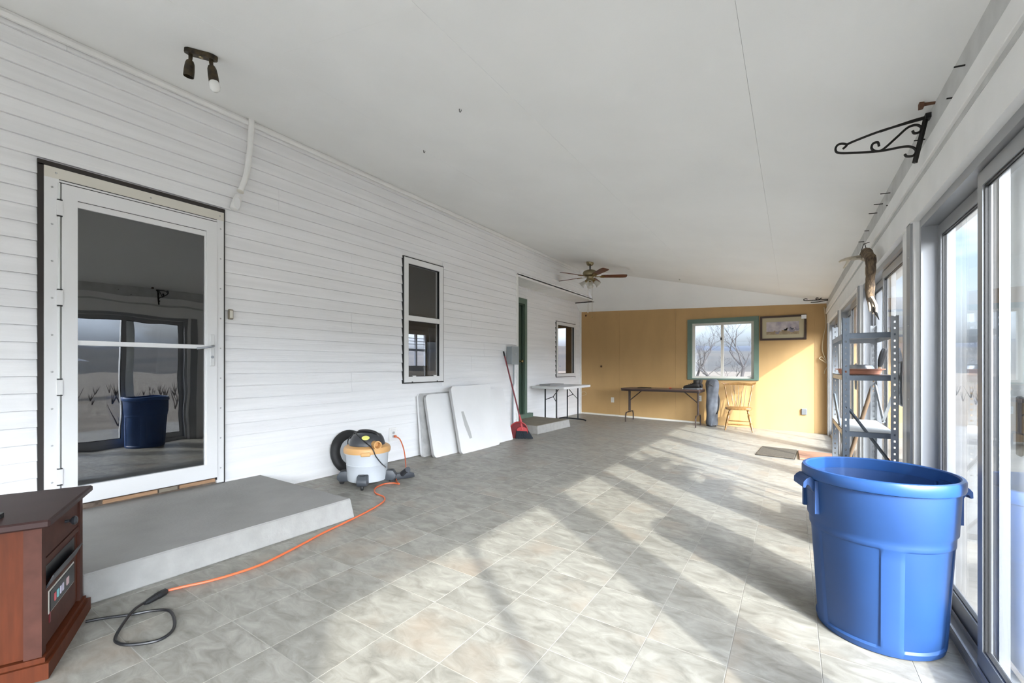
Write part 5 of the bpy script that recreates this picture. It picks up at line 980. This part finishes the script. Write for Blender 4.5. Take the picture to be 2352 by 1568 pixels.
# ---- antler and fur hide hanging from a nail on the beam
A0 = onx(1990, 562, XR - 0.03); an = thing('hanging_antler', A0, label='pale forked antler with brown fur strip and dark feathers hanging from beam', category='antler')
ax = XR - 0.06
pa = [onx(1988, 594, ax), onx(1975, 591, ax - 0.03), onx(1962, 593, ax - 0.08), onx(1948, 594, ax - 0.11), onx(1936, 597, ax - 0.13), onx(1928, 601, ax - 0.14)]
bm = BM(); tube(bm, smooth_path(pa, 4), [0.022 - 0.016 * k / 20 for k in range(21)], 8); obj('main_beam', bm, 'antler', an, True, world=True)
bm = BM(); tube(bm, smooth_path([onx(1950, 595, ax - 0.10), onx(1945, 606, ax - 0.11), onx(1938, 615, ax - 0.12)], 4), [0.014 - 0.009 * k / 8 for k in range(9)], 8); obj('tine', bm, 'antler', an, True, world=True)
bm = BM(); tube(bm, [A0 + Vector((0.03, 0, 0.02)), onx(1984, 560, ax), onx(1972, 594, ax - 0.04)], 0.003, 6); tube(bm, [onx(1986, 560, ax), onx(1991, 577, ax)], 0.003, 6); obj('hanging_cord', bm, 'iron', an, True, world=True)
hf = an
pf = [onx(1990, 580, ax), onx(1999, 592, ax), onx(2000, 615, ax), onx(1999, 640, ax), onx(1998, 665, ax), onx(1999, 690, ax)]
bm = BM(); sp_ = smooth_path(pf, 4); rf = random.Random(2); tube(bm, sp_, [(0.034 - 0.010 * k / len(sp_)) * (1 + rf.uniform(-.12, .12)) for k in range(len(sp_))], 12); obj('fur', bm, 'fur', hf, True, world=True)
for k in range(3):
    bm = BM(); a = onx(1996 + 3 * k, 684, ax); b_ = onx(1998 + 7 * k, 715 + 5 * k, ax - 0.01); tube(bm, smooth_path([a, a.lerp(b_, 0.5) + Vector((0.006 * k, 0, 0)), b_], 4), [0.015 - 0.0012 * q for q in range(9)], 6); obj('tassel', bm, 'fur_light', hf, True, world=True)
for k in range(2):
    bm = BM(); a = onx(2003 + 3 * k, 705, ax); b_ = onx(2014 + 5 * k, 726 + 8 * k, ax - 0.01); tube(bm, [a, a.lerp(b_, 0.5), b_], [0.003, 0.008, 0.002], 6); obj('feather', bm, 'iron', hf, True, world=True)

# ---- wrought iron plant brackets
def bracket(name, px, plate, cap, x0, label):
    t = thing(name, onx(*plate[1], x0), label=label, category='bracket')
    def mp_(u, v, lean): 
        p = onx(u, v, x0); return p
    bm = BM()
    for pts, r in px: tube(bm, smooth_path(pts, 5), r, 6)
    obj('scroll', bm, 'iron', t, True, world=True)
    bm = BM(); a, b_ = onx(*plate[0], x0), onx(*plate[1], x0); tube(bm, [a, b_], 0.009, 4); obj('back_bar', bm, 'iron', t, world=True)
    if cap: bm = BM(); a, b_ = onx(*cap[0], x0), onx(*cap[1], XR); tube(bm, [a, b_], 0.011, 4); obj('mount', bm, 'black_metal', t, world=True)
    return t
# bracket plane: perpendicular to the wall at yq; scroll points are mapped into that plane
def plane_pts(pxs, yq): return [ony(u, v, yq) for u, v in pxs]
yq = onx(2127, 300, XR - 0.015).y
sc1 = [([(2132, 270), (2090, 281), (2020, 302), (1960, 325), (1942, 334)], 0.0055), ([(1936, 342), (1945, 333), (1935, 330), (1924, 333), (1919, 343), (1926, 351), (1960, 351), (2020, 347), (2075, 337), (2095, 338), (2104, 346), (2098, 357), (2083, 359), (2078, 354)], 0.0055), ([(2019, 336), (2016, 327), (2005, 330), (2002, 341), (2012, 347), (2028, 343), (2060, 315), (2085, 293), (2105, 287), (2116, 293), (2112, 303), (2100, 306), (2096, 300)], 0.0055), ([(2140, 266), (2100, 276), (2022, 302)], 0.0055)]
t = thing('iron_bracket', ony(2115, 330, yq), label='black wrought iron scroll bracket projecting from the beam near the ceiling', category='bracket', group='plant brackets')
bm = BM()
for pts, r in sc1: tube(bm, smooth_path(plane_pts(pts, yq), 5), r, 6)
obj('scroll', bm, 'iron', t, True, world=True)
bm = BM(); a, b_ = ony(2126, 274, yq), ony(2101, 374, yq); tube(bm, [a, b_], 0.010, 4); obj('back_bar', bm, 'iron', t, world=True)
bm = BM(); a = ony(2130, 268, yq); box(bm, (a.x - 0.01, yq - 0.02, a.z - 0.012), (XR + 0.004, yq + 0.02, a.z + 0.010)); obj('mount', bm, 'black_metal', t, world=True)
yq2 = 9.30
t = thing('iron_bracket', ony(1904, 690, yq2), label='small dark iron scroll bracket in the far corner above the ochre wall', category='bracket', group='plant brackets')
bm = BM()
for pts in ([(1855, 687), (1850, 686), (1846, 688), (1850, 690), (1875, 689), (1902, 687)], [(1880, 685), (1876, 684), (1874, 687), (1880, 688), (1890, 682), (1898, 677), (1905, 678)], [(1862, 694), (1880, 693), (1895, 690), (1903, 689)]): tube(bm, smooth_path(plane_pts(pts, yq2), 4), 0.008, 6)
obj('scroll', bm, 'iron', t, True, world=True); bm = BM(); tube(bm, [ony(1906, 673, yq2), ony(1904, 697, yq2)], 0.010, 4); obj('back_bar', bm, 'iron', t, world=True)
